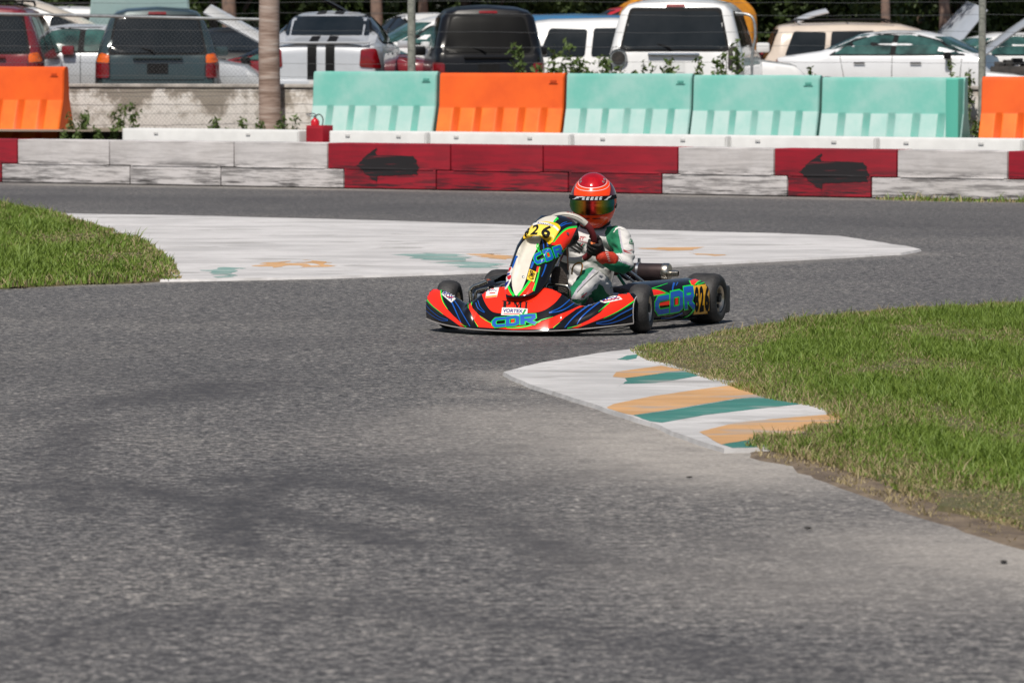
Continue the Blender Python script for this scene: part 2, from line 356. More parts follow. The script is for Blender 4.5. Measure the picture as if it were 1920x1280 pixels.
def soil_sheet(name, pts, zoff=.021):
    poly = pxpoly(pts, zoff)
    return sheet(name, poly, zoff, M_turf, jitter=.07, thick=.05, skirt=.03)
M_turf = mat('turf_soil', (.060,.072,.02), .95, col2=(.12,.09,.05), scale=4, bump=.6, bscale=25)
gR = [(1200,655),(1285,640),(1370,622),(1500,603),(1620,586),(1760,575),(1930,569),(2300,560),(2500,1120),(2050,1040),(1945,985),(1845,962),(1738,924),(1638,885),(1515,848),(1420,832),(1440,822),(1530,800),(1580,782),(1570,768),(1540,758),(1460,745),(1370,715),(1290,690),(1230,672)]
gL = [(-500,350),(0,381),(95,401),(140,412),(200,432),(270,458),(312,488),(326,520),(250,525),(100,530),(0,536),(-500,560)]
soil_sheet('turf_ground', gR); soil_sheet('turf_ground', gL)
gFar = [(1640,374),(1800,368),(1920,366),(2300,372),(2300,392),(1920,380),(1790,379),(1700,377)]
def inpoly(P, poly):
    x, y = P[:, 0], P[:, 1]; r = np.zeros(len(P), bool); n = len(poly)
    for i in range(n):
        x1, y1 = poly[i][:2]; x2, y2 = poly[i-1][:2]
        c = ((y1 > y) != (y2 > y)) & (x < (x2-x1)*(y-y1)/((y2-y1) if y2 != y1 else 1e-9)+x1); r ^= c
    return r
def grass(name, pts, dens, hgt, wid, label, z0=.024, dry_edge=.55, tall_frac=.04, grow=.05):
    poly = [np.array(G(x, y, z0)[:2]) for x, y in pts]; A = np.array(poly)
    ar = sum(A[i-1][0]*A[i][1]-A[i][0]*A[i-1][1] for i in range(len(A))); sg = 1 if ar > 0 else -1; B_ = []
    for i in range(len(A)):      # blades hang over the edge of the soil
        t = A[(i+1) % len(A)]-A[i-1]; t = t/(np.linalg.norm(t)+1e-9); B_.append(A[i]+np.array([t[1], -t[0]])*sg*grow)
    A = np.array(B_); poly = [q for q in B_]; lo, hi = A.min(0), A.max(0)
    lo[0] = max(lo[0], -8.5); hi[0] = min(hi[0], 8.5)
    n = int(dens*np.prod(hi-lo)); P = rng.random((n, 2))*(hi-lo)+lo
    vis = np.abs(P[:, 0]) < P[:, 1]*(960/F_)*1.35+.3; P = P[vis]; P = P[inpoly(P, poly)]
    dE = np.full(len(P), 1e9)
    for i in range(len(poly)):
        if dist_ok(pts[i], pts[i-1]): dE = np.minimum(dE, seg_d(P, poly[i-1], poly[i])[0])
    nz = np.array([mnoise.noise(Vector((p[0]*1.6, p[1]*.55, 3))) for p in P]); nz2 = np.array([mnoise.noise(Vector((p[0]*6, p[1]*2.5, 9))) for p in P])
    keep = rng.random(len(P)) < np.clip(.80+dE*1.5+nz2*1.0, 0, 1); P = P[keep]; dE = dE[keep]; nz = nz[keep]; nz2 = nz2[keep]
    n = len(P); h = hgt*(.45+.8*rng.random(n))*np.clip(.75+nz*.9+nz2*.5, .3, 1.7)*np.clip(.72+dE*2, .7, 1)
    tall = rng.random(n) < tall_frac; h[tall] *= 1.9
    az = rng.random(n)*2*PI; lean = h*(.25+.6*rng.random(n)); la = rng.random(n)*2*PI
    c, s = np.cos(az)*wid*.5, np.sin(az)*wid*.5; lx, ly = np.cos(la)*lean, np.sin(la)*lean
    V = np.zeros((n, 5, 3)); z = np.full(n, z0-.01)
    V[:, 0] = np.stack([P[:, 0]-c, P[:, 1]-s, z], 1); V[:, 1] = np.stack([P[:, 0]+c, P[:, 1]+s, z], 1)
    V[:, 2] = np.stack([P[:, 0]+c*.8+lx*.35, P[:, 1]+s*.8+ly*.35, z+h*.6], 1); V[:, 3] = np.stack([P[:, 0]-c*.8+lx*.35, P[:, 1]-s*.8+ly*.35, z+h*.6], 1)
    V[:, 4] = np.stack([P[:, 0]+lx, P[:, 1]+ly, z+h], 1)
    b = np.arange(n)*5
    me = bpy.data.meshes.new(name); me.vertices.add(n*5); me.vertices.foreach_set('co', V.ravel())
    me.loops.add(n*7); me.polygons.add(n*2)
    L = np.stack([b, b+1, b+2, b+3, b+3, b+2, b+4], 1).ravel(); me.loops.foreach_set('vertex_index', L)
    me.polygons.foreach_set('loop_start', np.stack([np.arange(n)*7, np.arange(n)*7+4], 1).ravel()); me.polygons.foreach_set('loop_total', np.tile([4, 3], n))
    dry = (rng.random(n) < np.clip(.06+dry_edge*np.clip(1-dE/.5, 0, 1)-nz*.45-nz2*.2, 0, 1)).astype('i4')
    me.polygons.foreach_set('material_index', np.repeat(dry, 2)); me.materials.append(M_grass); me.materials.append(M_dry)
    me.update(calc_edges=True); o = bpy.data.objects.new(name, me); COL.objects.link(o)
    tag(o, label, 'grass', kind='stuff'); return o
def dist_ok(a, b): return not ((a[0] < -400 and b[0] < -400) or (a[0] > 2200 and b[0] > 2200))
grass('grass', gR, 15000, .040, .0045, 'green grass on the bend inside the painted kerb, right')
grass('grass', gL, 3200, .055, .010, 'patch of green grass beside the white concrete apron, left', dry_edge=.35)
DIRT = [(1392,832),(1520,828),(1650,862),(1745,900),(1850,935),(1950,960),(2250,1060),(2250,1100),(1930,1026),(1820,996),(1720,962),(1610,922),(1500,878),(1420,856)]
sheet('dirt_edge', pxpoly(DIRT, .004), .004, mat('dark_dirt', (.19,.145,.10), .95, col2=(.085,.062,.045), scale=7, bump=.25, bscale=40), jitter=.05, thick=.012, skirt=.05)
grass('grass', DIRT, 3400, .035, .006, 'straw tufts in the dirt along the right grass edge', z0=.004, dry_edge=2.0, grow=.0)
grass('grass', gFar, 900, .06, .014, 'thin strip of grass at the foot of the far right barriers', z0=.0, tall_frac=.1)

for px, py, sz, lab in ((1293, 897, .012, 'small dark rubber scrap below the kerb'), (1515, 993, .014, 'dark rubber scrap on the dusty strip, middle one'), (1882, 1056, .018, 'dark rubber scrap near the right edge of the track')):
    p = G(px, py); bm = bmesh.new(); bmesh.ops.create_icosphere(bm, subdivisions=2, radius=1)
    V = [Vector((v.co.x*sz*.55, v.co.y*sz, v.co.z*sz*.22))*(1+.35*mnoise.noise(v.co*2+p)) for v in bm.verts]; Fs = [[v.index for v in f.verts] for f in bm.faces]; bm.free()
    o = mk('rubber_scrap', V, Fs, mat('scrap_rubber', (.02,.018,.016), .9)); o.location = p+Vector((0, 0, .006)); o.rotation_euler.z = px; tag(o, lab, 'scrap')
# ------------------------------------------------------------ barriers
M_bw = barrier_mat('scuffed_white_plastic', (.60,.575,.575), (.07,.065,.065), (.46,.43,.42), 1.0)
M_br = barrier_mat('scuffed_red_plastic', (.33,.008,.022), (.022,.012,.016), (.22,.006,.016), 1.0)
M_w2 = mat('clean_white_plastic', (.72,.72,.71), .5, var=.12, scale=3)
M_black = mat('black_paint', (.018,.018,.02), .5)
BL0, BL1 = G(0, 342), G(1920, 377)
bdir = (BL1-BL0); bdir.z = 0; blen = bdir.length; bdir.normalize(); bang = math.atan2(bdir.y, bdir.x); bnor = Vector((bdir.y, -bdir.x, 0))  # towards the camera
def on_line(px, p0, d):      # where the pixel column px meets a ground line
    k = (px-960)/F_/cp if False else (px-960)/(F_*cp)
    # X = k*Y(approx along ground)
    t = (k*p0.y-p0.x)/(d.x-k*d.y); return p0+d*t
EN = {}
def rounded_poly(pts, r, n=3):
    out = []; k = len(pts)
    for i in range(k):
        p, a, b_ = Vector(pts[i]), Vector(pts[i-1]), Vector(pts[(i+1) % k])
        u = (a-p); v = (b_-p); rr = min(r, u.length*.45, v.length*.45); u.normalize(); v.normalize()
        A, B = p+u*rr, p+v*rr
        for j in range(n+1):
            t = j/n; out.append(A*(1-t)**2+p*2*t*(1-t)+B*t*t)
    return out
def slab(mb, outline, y0, y1, bev=.02, m=0, inset=None):
    # extruded outline (x,z) between y0 (front) and y1 (back) with a bevelled front and back rim
    cx = sum(p[0] for p in outline)/len(outline); cz = sum(p[1] for p in outline)/len(outline)
    n = len(outline); rings = []
    O = [Vector((p[0], p[1])) for p in outline]
    def inner(d):
        res = []
        for i in range(n):
            a, p, b_ = O[i-1], O[i], O[(i+1) % n]
            t1 = (p-a); t2 = (b_-p)
            if t1.length < 1e-6: t1 = t2
            if t2.length < 1e-6: t2 = t1
            t1 = t1.normalized(); t2 = t2.normalized(); nn = Vector((-(t1.y+t2.y), t1.x+t2.x))
            nn = nn.normalized() if nn.length > 1e-6 else Vector((-t1.y, t1.x)); res.append(p+nn*d)
        return res
    area = sum(O[i-1].x*O[i].y-O[i].x*O[i-1].y for i in range(n)); sg = 1 if area > 0 else -1
    V = []
    for (d, y) in ((bev, y0), (bev*.3, y0+bev*.3), (0, y0+bev), (0, y1-bev), (bev, y1)):
        V += [(p.x, y, p.y) for p in inner(d*sg)]
    Fs = []
    for r in range(4):
        for i in range(n):
            q = (r*n+i, r*n+(i+1) % n, (r+1)*n+(i+1) % n, (r+1)*n+i); Fs.append(q if sg < 0 else q[::-1])
    for base, flip in ((0, sg > 0), (4*n, sg < 0)):
        tr = tessellate_polygon([[Vector((v[0], v[2], 0)) for v in V[base:base+n]]])
        for t_ in tr:
            a, b_, c = (Vector((V[base+i][0], V[base+i][2], 0)) for i in t_); up = (b_-a).cross(c-a).z > 0
            f = tuple(base+i for i in t_); want = (base == 0)
            Fs.append(f if up == want else f[::-1])
    mb.add(V, Fs, m)
BH = .50
def track_barrier(t0, t1, b0, b1, mt, label, arrow=False, group='red and white barriers lining the track'):
    """t0,t1 top edge pixels, b0,b1 bottom edge pixels"""
    A, B, C_, D = (on_line(p, BL0, bdir) for p in (t0, t1, b0, b1)); mid = (C_+D)*.5; off_ = -bnor*.2
    sx = lambda p: (p-mid).dot(bdir)
    root = empty('track_barrier', mid+off_, bang); tag(root, label, 'barrier', group)
    g = .008; x0, x1, u0, u1 = sx(A)+g, sx(B)-g, sx(C_)+g, sx(D)-g
    zs = .225
    mb = MB()
    slab(mb, rounded_poly([(x0, zs-.004), (x1, zs-.004), (x1, BH), (x0, BH)], .008), -.20, .19, .007)
    slab(mb, rounded_poly([(u0, .01), (u1, .01), (u1, zs+(.03 if x0 < u0 else -.012)), (u0, zs+(.03 if x0 < u0 else -.012))], .008), -.1985, .187, .006)
    lo2, hi2 = max(x0, u0)+.02, min(x1, u1)-.02; mb.box(((lo2+hi2)/2, .0, zs), (hi2-lo2, .386, .05), bev=.004)
    lo, hi = max(x0, u0)+.03, min(x1, u1)-.03
    mb.box(((lo+hi)/2, -.196, zs-.002), (hi-lo, .02, .016), bev=.006)
    body = mb.build('barrier_body', mt, root, ang=35)
    if arrow:
        bv = bvh_of([body]); c = (x0+x1)/2-.0
        pts = [(px_*1.32-.06, pz_*1.15) for px_, pz_ in [(-.27,.0),(-.20,.07),(-.08,.175),(-.075,.10),(.30,.095),(.34,.02),(.33,-.08),(.05,-.095),(-.07,-.10),(-.06,-.18),(-.16,-.09)]]
        P = []
        for i in range(len(pts)):
            a, b_ = Vector((*pts[i], 0)), Vector((*pts[(i+1) % len(pts)], 0))
            for k in range(8):
                q = a.lerp(b_, k/8); q += Vector((mnoise.noise(q*25), mnoise.noise(q*25+Vector((3,3,3)))*.4, 0))*.03; P.append((c+q.x, .26+q.y))
        decal('arrow_marking', [P], lambda a, b_: (Vector((a, -1, b_)), Vector((0,1,0))), bv, .003, MC['brushed_black'], root, cell=.06)
    return root
m_, t_, b_ = newmat('brushed_black')
tc = N(t_, 'ShaderNodeTexCoord'); mp = N(t_, 'ShaderNodeMapping'); mp.inputs['Scale'].default_value = (1.5, 1, 22); t_.links.new(tc.outputs['Object'], mp.inputs[0])
nn = N(t_, 'ShaderNodeTexNoise', Scale=2.0, Detail=5.0); t_.links.new(mp.outputs[0], nn.inputs['Vector'])
t_.links.new(ramp(t_, nn.outputs['Fac'], [(.58, (.010,.008,.010)), (.74, (.16,.010,.02))]), b_.inputs['Base Color']); b_.inputs['Roughness'].default_value = .7

def cut_grid(bm, cell):
    xs = [v.co.x for v in bm.verts]; ys = [v.co.y for v in bm.verts]
    for ax, (lo, hi) in enumerate(((min(xs), max(xs)), (min(ys), max(ys)))):
        k = math.floor(lo/cell)+1
        while k*cell < hi:
            co = Vector((k*cell, 0, 0)) if ax == 0 else Vector((0, k*cell, 0)); no = Vector((1,0,0)) if ax == 0 else Vector((0,1,0))
            bmesh.ops.bisect_plane(bm, geom=bm.verts[:]+bm.edges[:]+bm.faces[:], plane_co=co, plane_no=no, dist=1e-7); k += 1
def decal(name, polys, rayfn, bvh, off, m, parent, cell=.05, tris=None, toloc=None, inc=.0, far=None, smooth=True, split=True):
    if split and polys and len(polys) > 1 and tris is None:
        return [decal(name, [p], rayfn, bvh, off+inc*i, m, parent, cell, far=far, smooth=smooth) for i, p in enumerate(polys)][0]
    """polys: list of outlines in 2D (each may be (outline, holes)); wrapped on the surface the ray meets."""
    V = []; Fs = []; k = 0
    def proc(bm, d):
        cut_grid(bm, cell); bm.verts.index_update(); mp_ = {}
        for v in bm.verts:
            o_, dr = rayfn(v.co.x, v.co.y); h = bvh.ray_cast(o_, dr)
            if h[0] is None: continue
            if far and h[3] > far: continue
            nrm = h[1] if h[1].dot(dr) < 0 else -h[1]
            mp_[v.index] = len(V); V.append(h[0]+nrm*(d)-dr*d*.3)
        for f in bm.faces:
            if all(v.index in mp_ for v in f.verts):
                fa = [mp_[v.index] for v in f.verts]
                pts = [V[i] for i in fa]
                mxl = max((pts[i]-pts[i-1]).length for i in range(len(pts)))
                c = [v.co for v in f.verts]
                n_ = (pts[1]-pts[0]).cross(pts[2]-pts[0])
                o_, dr = rayfn(c[0].x, c[0].y)
                if mxl < cellmax: Fs.append(tuple(fa) if n_.dot(dr) < 0 else tuple(fa[::-1]))
        bm.free()
    # metric size of a cell, to reject faces stretched over an edge
    o0, d0 = None, None; cellmax = EN.get('cellmax', cell*3.5)
    if tris is not None:
        bm = bmesh.new(); vs = [bm.verts.new((x, y, 0)) for x, y in tris[0]]
        for f in tris[1]:
            try: bm.faces.new([vs[i] for i in f])
            except Exception: pass
        proc(bm, off)
    for p in (polys or []):
        outer, holes = (p[0], p[1]) if isinstance(p, tuple) else (p, [])
        loops = [[Vector((x, y, 0)) for x, y in l] for l in [outer]+holes]; flat = [q for l in loops for q in l]
        bm = bmesh.new(); vs = [bm.verts.new(q) for q in flat]
        for f in tessellate_polygon(loops):
            try: bm.faces.new([vs[i] for i in f])
            except Exception: pass
        proc(bm, off+inc*k); k += 1
    return mk(name, V, Fs, m, parent, smooth=smooth, ang=60)
def text_tris(s, bold=0.0):
    cu = bpy.data.curves.new('t', 'FONT'); cu.body = s; cu.offset = bold; cu.resolution_u = 3
    o = bpy.data.objects.new('t', cu); COL.objects.link(o); dg = bpy.context.evaluated_depsgraph_get(); me = bpy.data.meshes.new_from_object(o.evaluated_get(dg))
    V = [(v.co.x, v.co.y) for v in me.vertices]; Fs = [list(p.vertices) for p in me.polygons]
    bpy.data.objects.remove(o); bpy.data.curves.remove(cu); bpy.data.meshes.remove(me)
    xs = [v[0] for v in V]; ys = [v[1] for v in V]; x0, x1, y0, y1 = min(xs), max(xs), min(ys), max(ys)
    return [((x-x0)/(x1-x0), (y-y0)/(y1-y0)) for x, y in V], Fs
def quadmap(q):   # q: TL,TR,BR,BL  ; (u,v) v up
    TL, TR, BR, BL = (Vector(p) for p in q)
    return lambda u, v: tuple((BL.lerp(BR, u)).lerp(TL.lerp(TR, u), v))

reds = 'red barrier with a black left-pointing arrow, '
for t0, t1, b0, b1, c, lab, ar in [
    (-200,35,-165,5,'r','red barrier cut by the left edge of the photo',0), (35,207,5,245,'w','white barrier beside the red one at the far left',0),
    (207,440,245,415,'w','white barrier in the middle of the three at the left',0), (440,615,415,645,'w','white barrier just left of the red arrow barrier below the green sheeted blocks',0),
    (615,845,645,818,'r','red barrier with black left arrow, next to the red tub and extinguisher',1), (845,1018,818,1065,'r','plain red barrier between two other red ones, left of the helmet',0),
    (1018,1270,1065,1240,'r','red barrier directly behind the orange helmet',0), (1270,1450,1240,1475,'w','white barrier between the helmet and the right arrow barrier',0),
    (1450,1680,1475,1632,'r','red barrier with smeared black left arrow between two white ones',1), (1680,1887,1632,1925,'w','white barrier right of the smeared arrow, weeds at its foot',0),
    (1887,2120,1925,2090,'r','red barrier cut by the right edge of the photo',0)]:
    track_barrier(t0, t1, b0, b1, M_bw if c == 'w' else M_br, lab, ar)

# second, plain white row
W0, W1 = G(230, 0, 0), None
def at_depth(px, Y): return Vector(((px-960)/(F_*cp)*Y, Y, 0))
def row_frame(pxa, Ya, pxb, Yb):
    p0, p1 = at_depth(pxa, Ya), at_depth(pxb, Yb); d = p1-p0; d.normalize(); return p0, d, math.atan2(d.y, d.x)
p0, d2, a2 = row_frame(230, 59.7, 1900, 52.0)
EN['cellmax'] = .3
for i, (x0, x1, lab) in enumerate([(230,562,'low white barrier under the wooden pole, left of the red tub'), (617,800,'low white barrier just right of the red tub'), (804,1069,'low white barrier below the orange block in the middle'),
        (1073,1362,'low white barrier behind and right of the helmet'), (1366,1640,'low white barrier behind the smeared arrow barrier'), (1644,1914,'low white barrier below the last pale green block'), (1918,2180,'low white barrier at the right edge')]):
    A, B = on_line(x0, p0, d2), on_line(x1, p0, d2); L = (B-A).length; mid = (A+B)*.5+Vector((-d2.y, d2.x, 0))*.2
    o = MB(); slab(o, rounded_poly([(-L/2, .005), (L/2, .005), (L/2, .50), (-L/2, .50)], .02), -.2, .2, .03)
    root = empty('low_barrier', mid, a2); tag(root, lab, 'barrier', 'plain white barriers in the second row')
    o.build('barrier_body', M_w2, root, ang=35)
    for xx in (-L*.30, L*.22):
        k = MB(); k.box((xx, -.205, .44), (.07, .012, .035), bev=.004); k.build('fork_slot', mat('slot_grey', (.58,.58,.57), .6), root)
# red tub with extinguisher
A, B = on_line(574, p0, d2), on_line(606, p0, d2); mid = (A+B)*.5+Vector((-d2.y, d2.x, 0))*.12; L = (B-A).length
tub = empty('red_tub', mid, a2); tag(tub, 'small red plastic block between two white barriers', 'tub')
o = MB(); slab(o, rounded_poly([(-L/2, .005), (L/2, .005), (L/2, .55), (-L/2, .55)], .02), -.12, .12, .02); o.build('tub_body', mat('red_plastic', (.36,.010,.022), .5, var=.2, scale=6), tub)
o = MB(); o.box((0,0,.555), (L*.96,.22,.02), bev=.006); o.build('lid', mat('red_plastic2', (.42,.012,.025), .45), tub)
ex = empty('fire_extinguisher', mid+Vector((-.06,0,.566)), a2); tag(ex, 'red fire extinguisher top with a silver lever on the red block', 'fire extinguisher')
o = MB(); o.lathe([(0,0),(0,.055),(.05,.057),(.075,.04),(.09,.018),(.10,.018),(.10,0)], axis='Z', n=20); o.build('cylinder', mat('ext_red', (.55,.01,.02), .25, coat=.5), ex)
o = MB(); o.tube([(-.14,0,.135),(-.02,0,.15),(.02,0,.13)], .008); o.tube([(-.12,0,.115),(.02,0,.115)], .006); o.box((0,0,.11), (.035,.03,.03), bev=.004); o.build('lever', mat('steel', (.55,.55,.55), .3, 1.0), ex)
o = MB(); o.tube(smooth_path([(.02,-.02,.12),(.10,-.03,.14),(.16,-.04,.08),(.15,-.05,-.02)]), .008); o.build('hose', M_black, ex)

# tall water-filled blocks
M_turq = mat('turquoise_plastic', (.15,.46,.39), .5, col2=(.27,.51,.46), scale=1.4, lo=.4, hi=.6)
M_turql = mat('turquoise_sunlit', (.41,.58,.55), .55, col2=(.32,.54,.50), scale=2.6, lo=.35, hi=.55)  # paler tone paints in the sunlight caught by the lower slope
M_org = mat('orange_plastic', (.84,.12,.006), .48, col2=(.70,.085,.004), scale=1.6)
M_orgl = mat('orange_sunlit', (.90,.19,.015), .5, col2=(.82,.13,.01), scale=2.4)  # orange counterpart, slope's extra sunlight put into the colour
def tall_block(pa, pb, ytop, colr, lab, endrib=False):
    t0, t1, aa = TB; A, B = on_line(pa, t0, t1), on_line(pb, t0, t1); L = (B-A).length; mid = (A+B)*.5
    ztop = CH-(ytop-HY)*mid.y/F_; H = 1.12; root = empty('water_filled_barrier', mid+Vector((-t1.y, t1.x, 0))*.04+Vector((0,0,ztop-H)), aa)
    tag(root, lab, 'barrier', 'tall plastic blocks behind the track')
    prof = [(0,-.30),(.06,-.30),(.10,-.285),(.60,-.13),(.635,-.118),(.66,-.11),(1.06,-.085),(1.105,-.07),(H,-.03)]
    nx = 131; xs = [-L/2+.006+(L-.012)*i/(nx-1) for i in range(nx)]; rows = []
    def groove(x):
        u = (x+L/2)/L*5.75-.375; f = u-math.floor(u); d = abs(f-.5)
        if u < 0 or u > 5: return 0
        return max(0, min(1, (.17-d)/.05))
    for (z, y) in prof:
        gz = max(0, min(1, (z-.08)/.05))*max(0, min(1, (.625-z)/.03))
        er = lambda x: .02*max(0, min(1, (.02-(L/2-abs(x)))/.015))
        rows.append([(x, y+.035*groove(x)*gz+er(x)*1.2+.004*mnoise.noise(Vector((x*2+pa, z*3, 0))), z) for x in xs])
    # panel: lower bands painted paler for sun on the slope, saturated grooves
    def mf(i, j):
        z = (prof[i][0]+prof[i+1][0])/2; x = (xs[j]+xs[j+1])/2
        return 1 if (.05 < z < .62 and groove(x) < .5) else 0
    mb = MB(); mb.grid(rows, mf=mf)
    back = [[(p[0], -p[1]*.9, p[2]) for p in r][::-1] for r in rows]; mb.grid(back)
    nV = len(prof)
    mb.grid([[r[-1] for r in rows][::1], [(r[-1][0], -r[-1][1]*.9, r[-1][2]) for r in rows]][::-1]); mb.grid([[r[0] for r in rows], [(r[0][0], -r[0][1]*.9, r[0][2]) for r in rows]])
    mb.grid([rows[-1], [(p[0], -p[1]*.9, p[2]) for p in rows[-1]]])
    m1, m2 = (M_turq, M_turql) if colr == 't' else (M_org, M_orgl)
    body = mb.build('barrier_body', [m1, m2], root, ang=50)
    o = MB(); o.box((L/2-.16, -.095, 1.01), (.09, .008, .03)); o.box((L/2-.16, -.097, .98), (.13, .008, .010)); o.build('moulded_mark', mat('mark_'+colr, (.10,.36,.30) if colr == 't' else (.55,.06,.003), .6), root)
    o = MB(); o.box((0, 0, .03), (L*.9, .64, .05)); o.build('foot', m1, root)
    if endrib:
        o = MB(); slab(o, rounded_poly([(L/2-.20, .02), (L/2-.02, .02), (L/2-.02, H-.01), (L/2-.20, H-.01)], .02), -.29, .12, .02); o.build('end_post', mat('turq_deep', (.10,.46,.36), .5), root)
TB = row_frame(600, 63.3, 1800, 59.4)
for a in [(-345,-112,122,'o','orange block wholly left of the photo edge'), (-110,126,125,'o','orange block at the left edge of the photo'), (590,822,134,'t','pale green block nearest the wooden pole'),
          (826,1060,137,'o','orange block between pale green blocks in the middle'), (1063,1298,138,'t','pale green block right of the middle orange one'), (1300,1537,141,'t','middle of the three pale green blocks on the right'),
          (1540,1808,145,'t','last pale green block with a thick end post, before the right gap',True), (1838,2075,144,'o','orange block at the right edge of the photo')][1:]: tall_block(*a)

# ------------------------------------------------------------ retaining wall, pole, fence
wp0, wd, wa = row_frame(0, 67.0, 1920, 60.9)
A, B = on_line(-900, wp0, wd), on_line(2900, wp0, wd); L = (B-A).length
rw = empty('retaining_wall', (A+B)*.5, wa); tag(rw, 'low stained concrete wall holding up the scrapyard', 'wall')
n = 160; rows = []
for (z, y) in [(0,0),(.5,.0),(.96,.0),(1.0,.02),(1.01,.2)]: rows.append([(-L/2+L*i/n, y+.012*mnoise.noise(Vector((i*.7, z*4, 0))), z+(.012*mnoise.noise(Vector((i*.25, 5, 0))) if z > .9 else 0)) for i in range(n+1)])
mb = MB(); mb.grid(rows); mb.grid([rows[-1], [(p[0], .2, 0) for p in rows[0]]]); mb.build('wall_face', wall_mat(), rw, ang=60)
mb = MB(); mb.box((0, .10, 1.025), (L, .24, .05), bev=.012); mb.build('coping', mat('coping', (.55,.51,.47), .9, var=.5, scale=3), rw)
# wooden pole
Yp = 65.0; pc = at_depth(507, Yp); r0 = 20/F_*Yp
mb = MB(); hs = [0,.3,.8,1.4,2.0,2.7,3.4,4.6]
mb.tube([(pc.x+.004*math.sin(z*3), pc.y, z-.02) for z in [h*.25 for h in range(0, 20)]], [r0*(1.06-.012*k) for k in range(20)], n=28)
bark, t_, b_ = newmat('weathered_trunk'); tc = N(t_, 'ShaderNodeTexCoord'); mp = N(t_, 'ShaderNodeMapping'); mp.inputs['Scale'].default_value = (1.5,1.5,14); t_.links.new(tc.outputs['Object'], mp.inputs[0])
nn = N(t_, 'ShaderNodeTexNoise', Scale=1.6, Detail=6.0); t_.links.new(mp.outputs[0], nn.inputs['Vector'])
t_.links.new(ramp(t_, nn.outputs['Fac'], [(.32, (.20,.135,.105)), (.5, (.33,.245,.205)), (.7, (.44,.37,.33))]), b_.inputs['Base Color']); b_.inputs['Roughness'].default_value = .9
bp = N(t_, 'ShaderNodeBump', Strength=.6, Distance=.02); t_.links.new(nn.outputs['Fac'], bp.inputs['Height']); t_.links.new(bp.outputs[0], b_.inputs['Normal'])
o = mb.build('palm_trunk', bark); tag(o, 'ringed brown palm trunk standing in front of the stained wall', 'trunk')

M_galv = mat('galvanised', (.50,.52,.53), .45, .7, var=.3, scale=20)
M_wire = mat('wire', (.15,.155,.16), .5, .6)
fp0, fd, fa = row_frame(0, 66.7, 1920, 60.75)
fence = empty('wire_fence', on_line(960, fp0, fd), fa); tag(fence, 'wire fence with strands and chain link in front of the junked cars', 'fence')
fo = on_line(960, fp0, fd); fx = lambda px: (on_line(px, fp0, fd)-fo).dot(fd)
fz = lambda px, py: CH-(py-HY)*on_line(px, fp0, fd).y/F_
mb = MB(); mb.tube([(fx(px), 0, fz(px, 27+px*.021)) for px in (-300, 0, 120, 245, 370, 492)], .022, n=10); mb.build('top_rail', M_galv, fence)
for k, yy in enumerate([(6,4),(26,30),(58,62),(88,88),(119,118),(140,150),(178,185),(212,218)]):
    pts = []
    for i in range(61):
        px = -200+i*38
        if yy[0] > 130 and px > 600: break
        sag = .7*math.sin(i*1.1+k*2)+1.6*math.sin(i*.17+k)
        pts.append((fx(px), -.03, fz(px, yy[0]+(yy[1]-yy[0])*px/1920+sag)))
    mb = MB(); mb.tube(pts, .0027, n=5); mb.build('wire_strand', M_wire, fence)
mb = MB(); x0, x1, z0, z1 = fx(-80), fx(500), .12, 2.0; sp = .068
def bar(a, b_, r=.0011):
    d = b_-a; nrm = Vector((-d.z, 0, d.x)).normalized()*r; q = Vector((0, r, 0)); mb.add([a-nrm, a+q, a+nrm, b_-nrm, b_+q, b_+nrm], [(0,1,4,3), (1,2,5,4), (2,0,3,5)])
k = int((x1-x0+(z1-z0))/sp)
for i in range(k):
    xs_ = x0-(z1-z0)+i*sp
    for sgn in (1, -1):
        a = Vector((xs_, .0, z0)) if sgn > 0 else Vector((xs_+(z1-z0), .004, z0)); b_ = Vector((xs_+(z1-z0), 0, z1)) if sgn > 0 else Vector((xs_, .004, z1))
        if a.x > b_.x: a, b_ = b_, a
        if b_.x <= x0 or a.x >= x1: continue
        if a.x < x0: a = a.lerp(b_, (x0-a.x)/(b_.x-a.x))
        if b_.x > x1: b_ = a.lerp(b_, (x1-a.x)/(b_.x-a.x))
        bar(a, b_)
mb.build('chain_link', M_wire, fence)
for px, w_, c in ((770,.058,'a'), (1836,.05,'b')):
    mb = MB(); mb.tube([(fx(px), .05, 0), (fx(px), .05, 3.0)], w_, n=14); mb.build('post', mat('post_grey', (.30,.31,.27), .8, var=.4, scale=12), fence)
mb = MB(); mb.tube(smooth_path([(fx(1408),.05,.6),(fx(1406),.05,1.4),(fx(1412),.05,1.75),(fx(1405),.05,2.0),(fx(1375),.05,2.05)]), .020, n=10); mb.build('bent_post', M_galv, fence)

# ------------------------------------------------------------ cars
M_tire = mat('tyre_rubber', (.022,.021,.022), .75, var=.3, scale=30)
M_glass = mat('dark_glass', (.008,.012,.015), .07, spec=.22, col2=(.018,.022,.026), scale=1.7)
M_glassg = mat('green_glass', (.05,.13,.12), .06, spec=.4, col2=(.015,.03,.03), scale=2.2)
M_trim = mat('black_trim', (.010,.010,.011), .7, var=.3, scale=9, spec=.15)
M_chrome = mat('chrome', (.75,.77,.8), .15, 1.0)
M_tail = mat('tail_red', (.22,.004,.008), .15, coat=.5, var=.4, scale=14)
M_amber = mat('tail_amber', (.70,.12,.01), .2, coat=.5)
M_rust = mat('engine_grime', (.05,.042,.038), .8, col2=(.015,.015,.015), scale=9)
M_plate = mat('plate_white', (.65,.66,.66), .5)
def paint(name, col, dirt=.25, rough=.22, metal=0.0): return mat('paint_'+name, col, rough, metal, col2=tuple(c*(1-dirt)+.02 for c in col), scale=2.2, coat=.6, lo=.3, hi=.6)
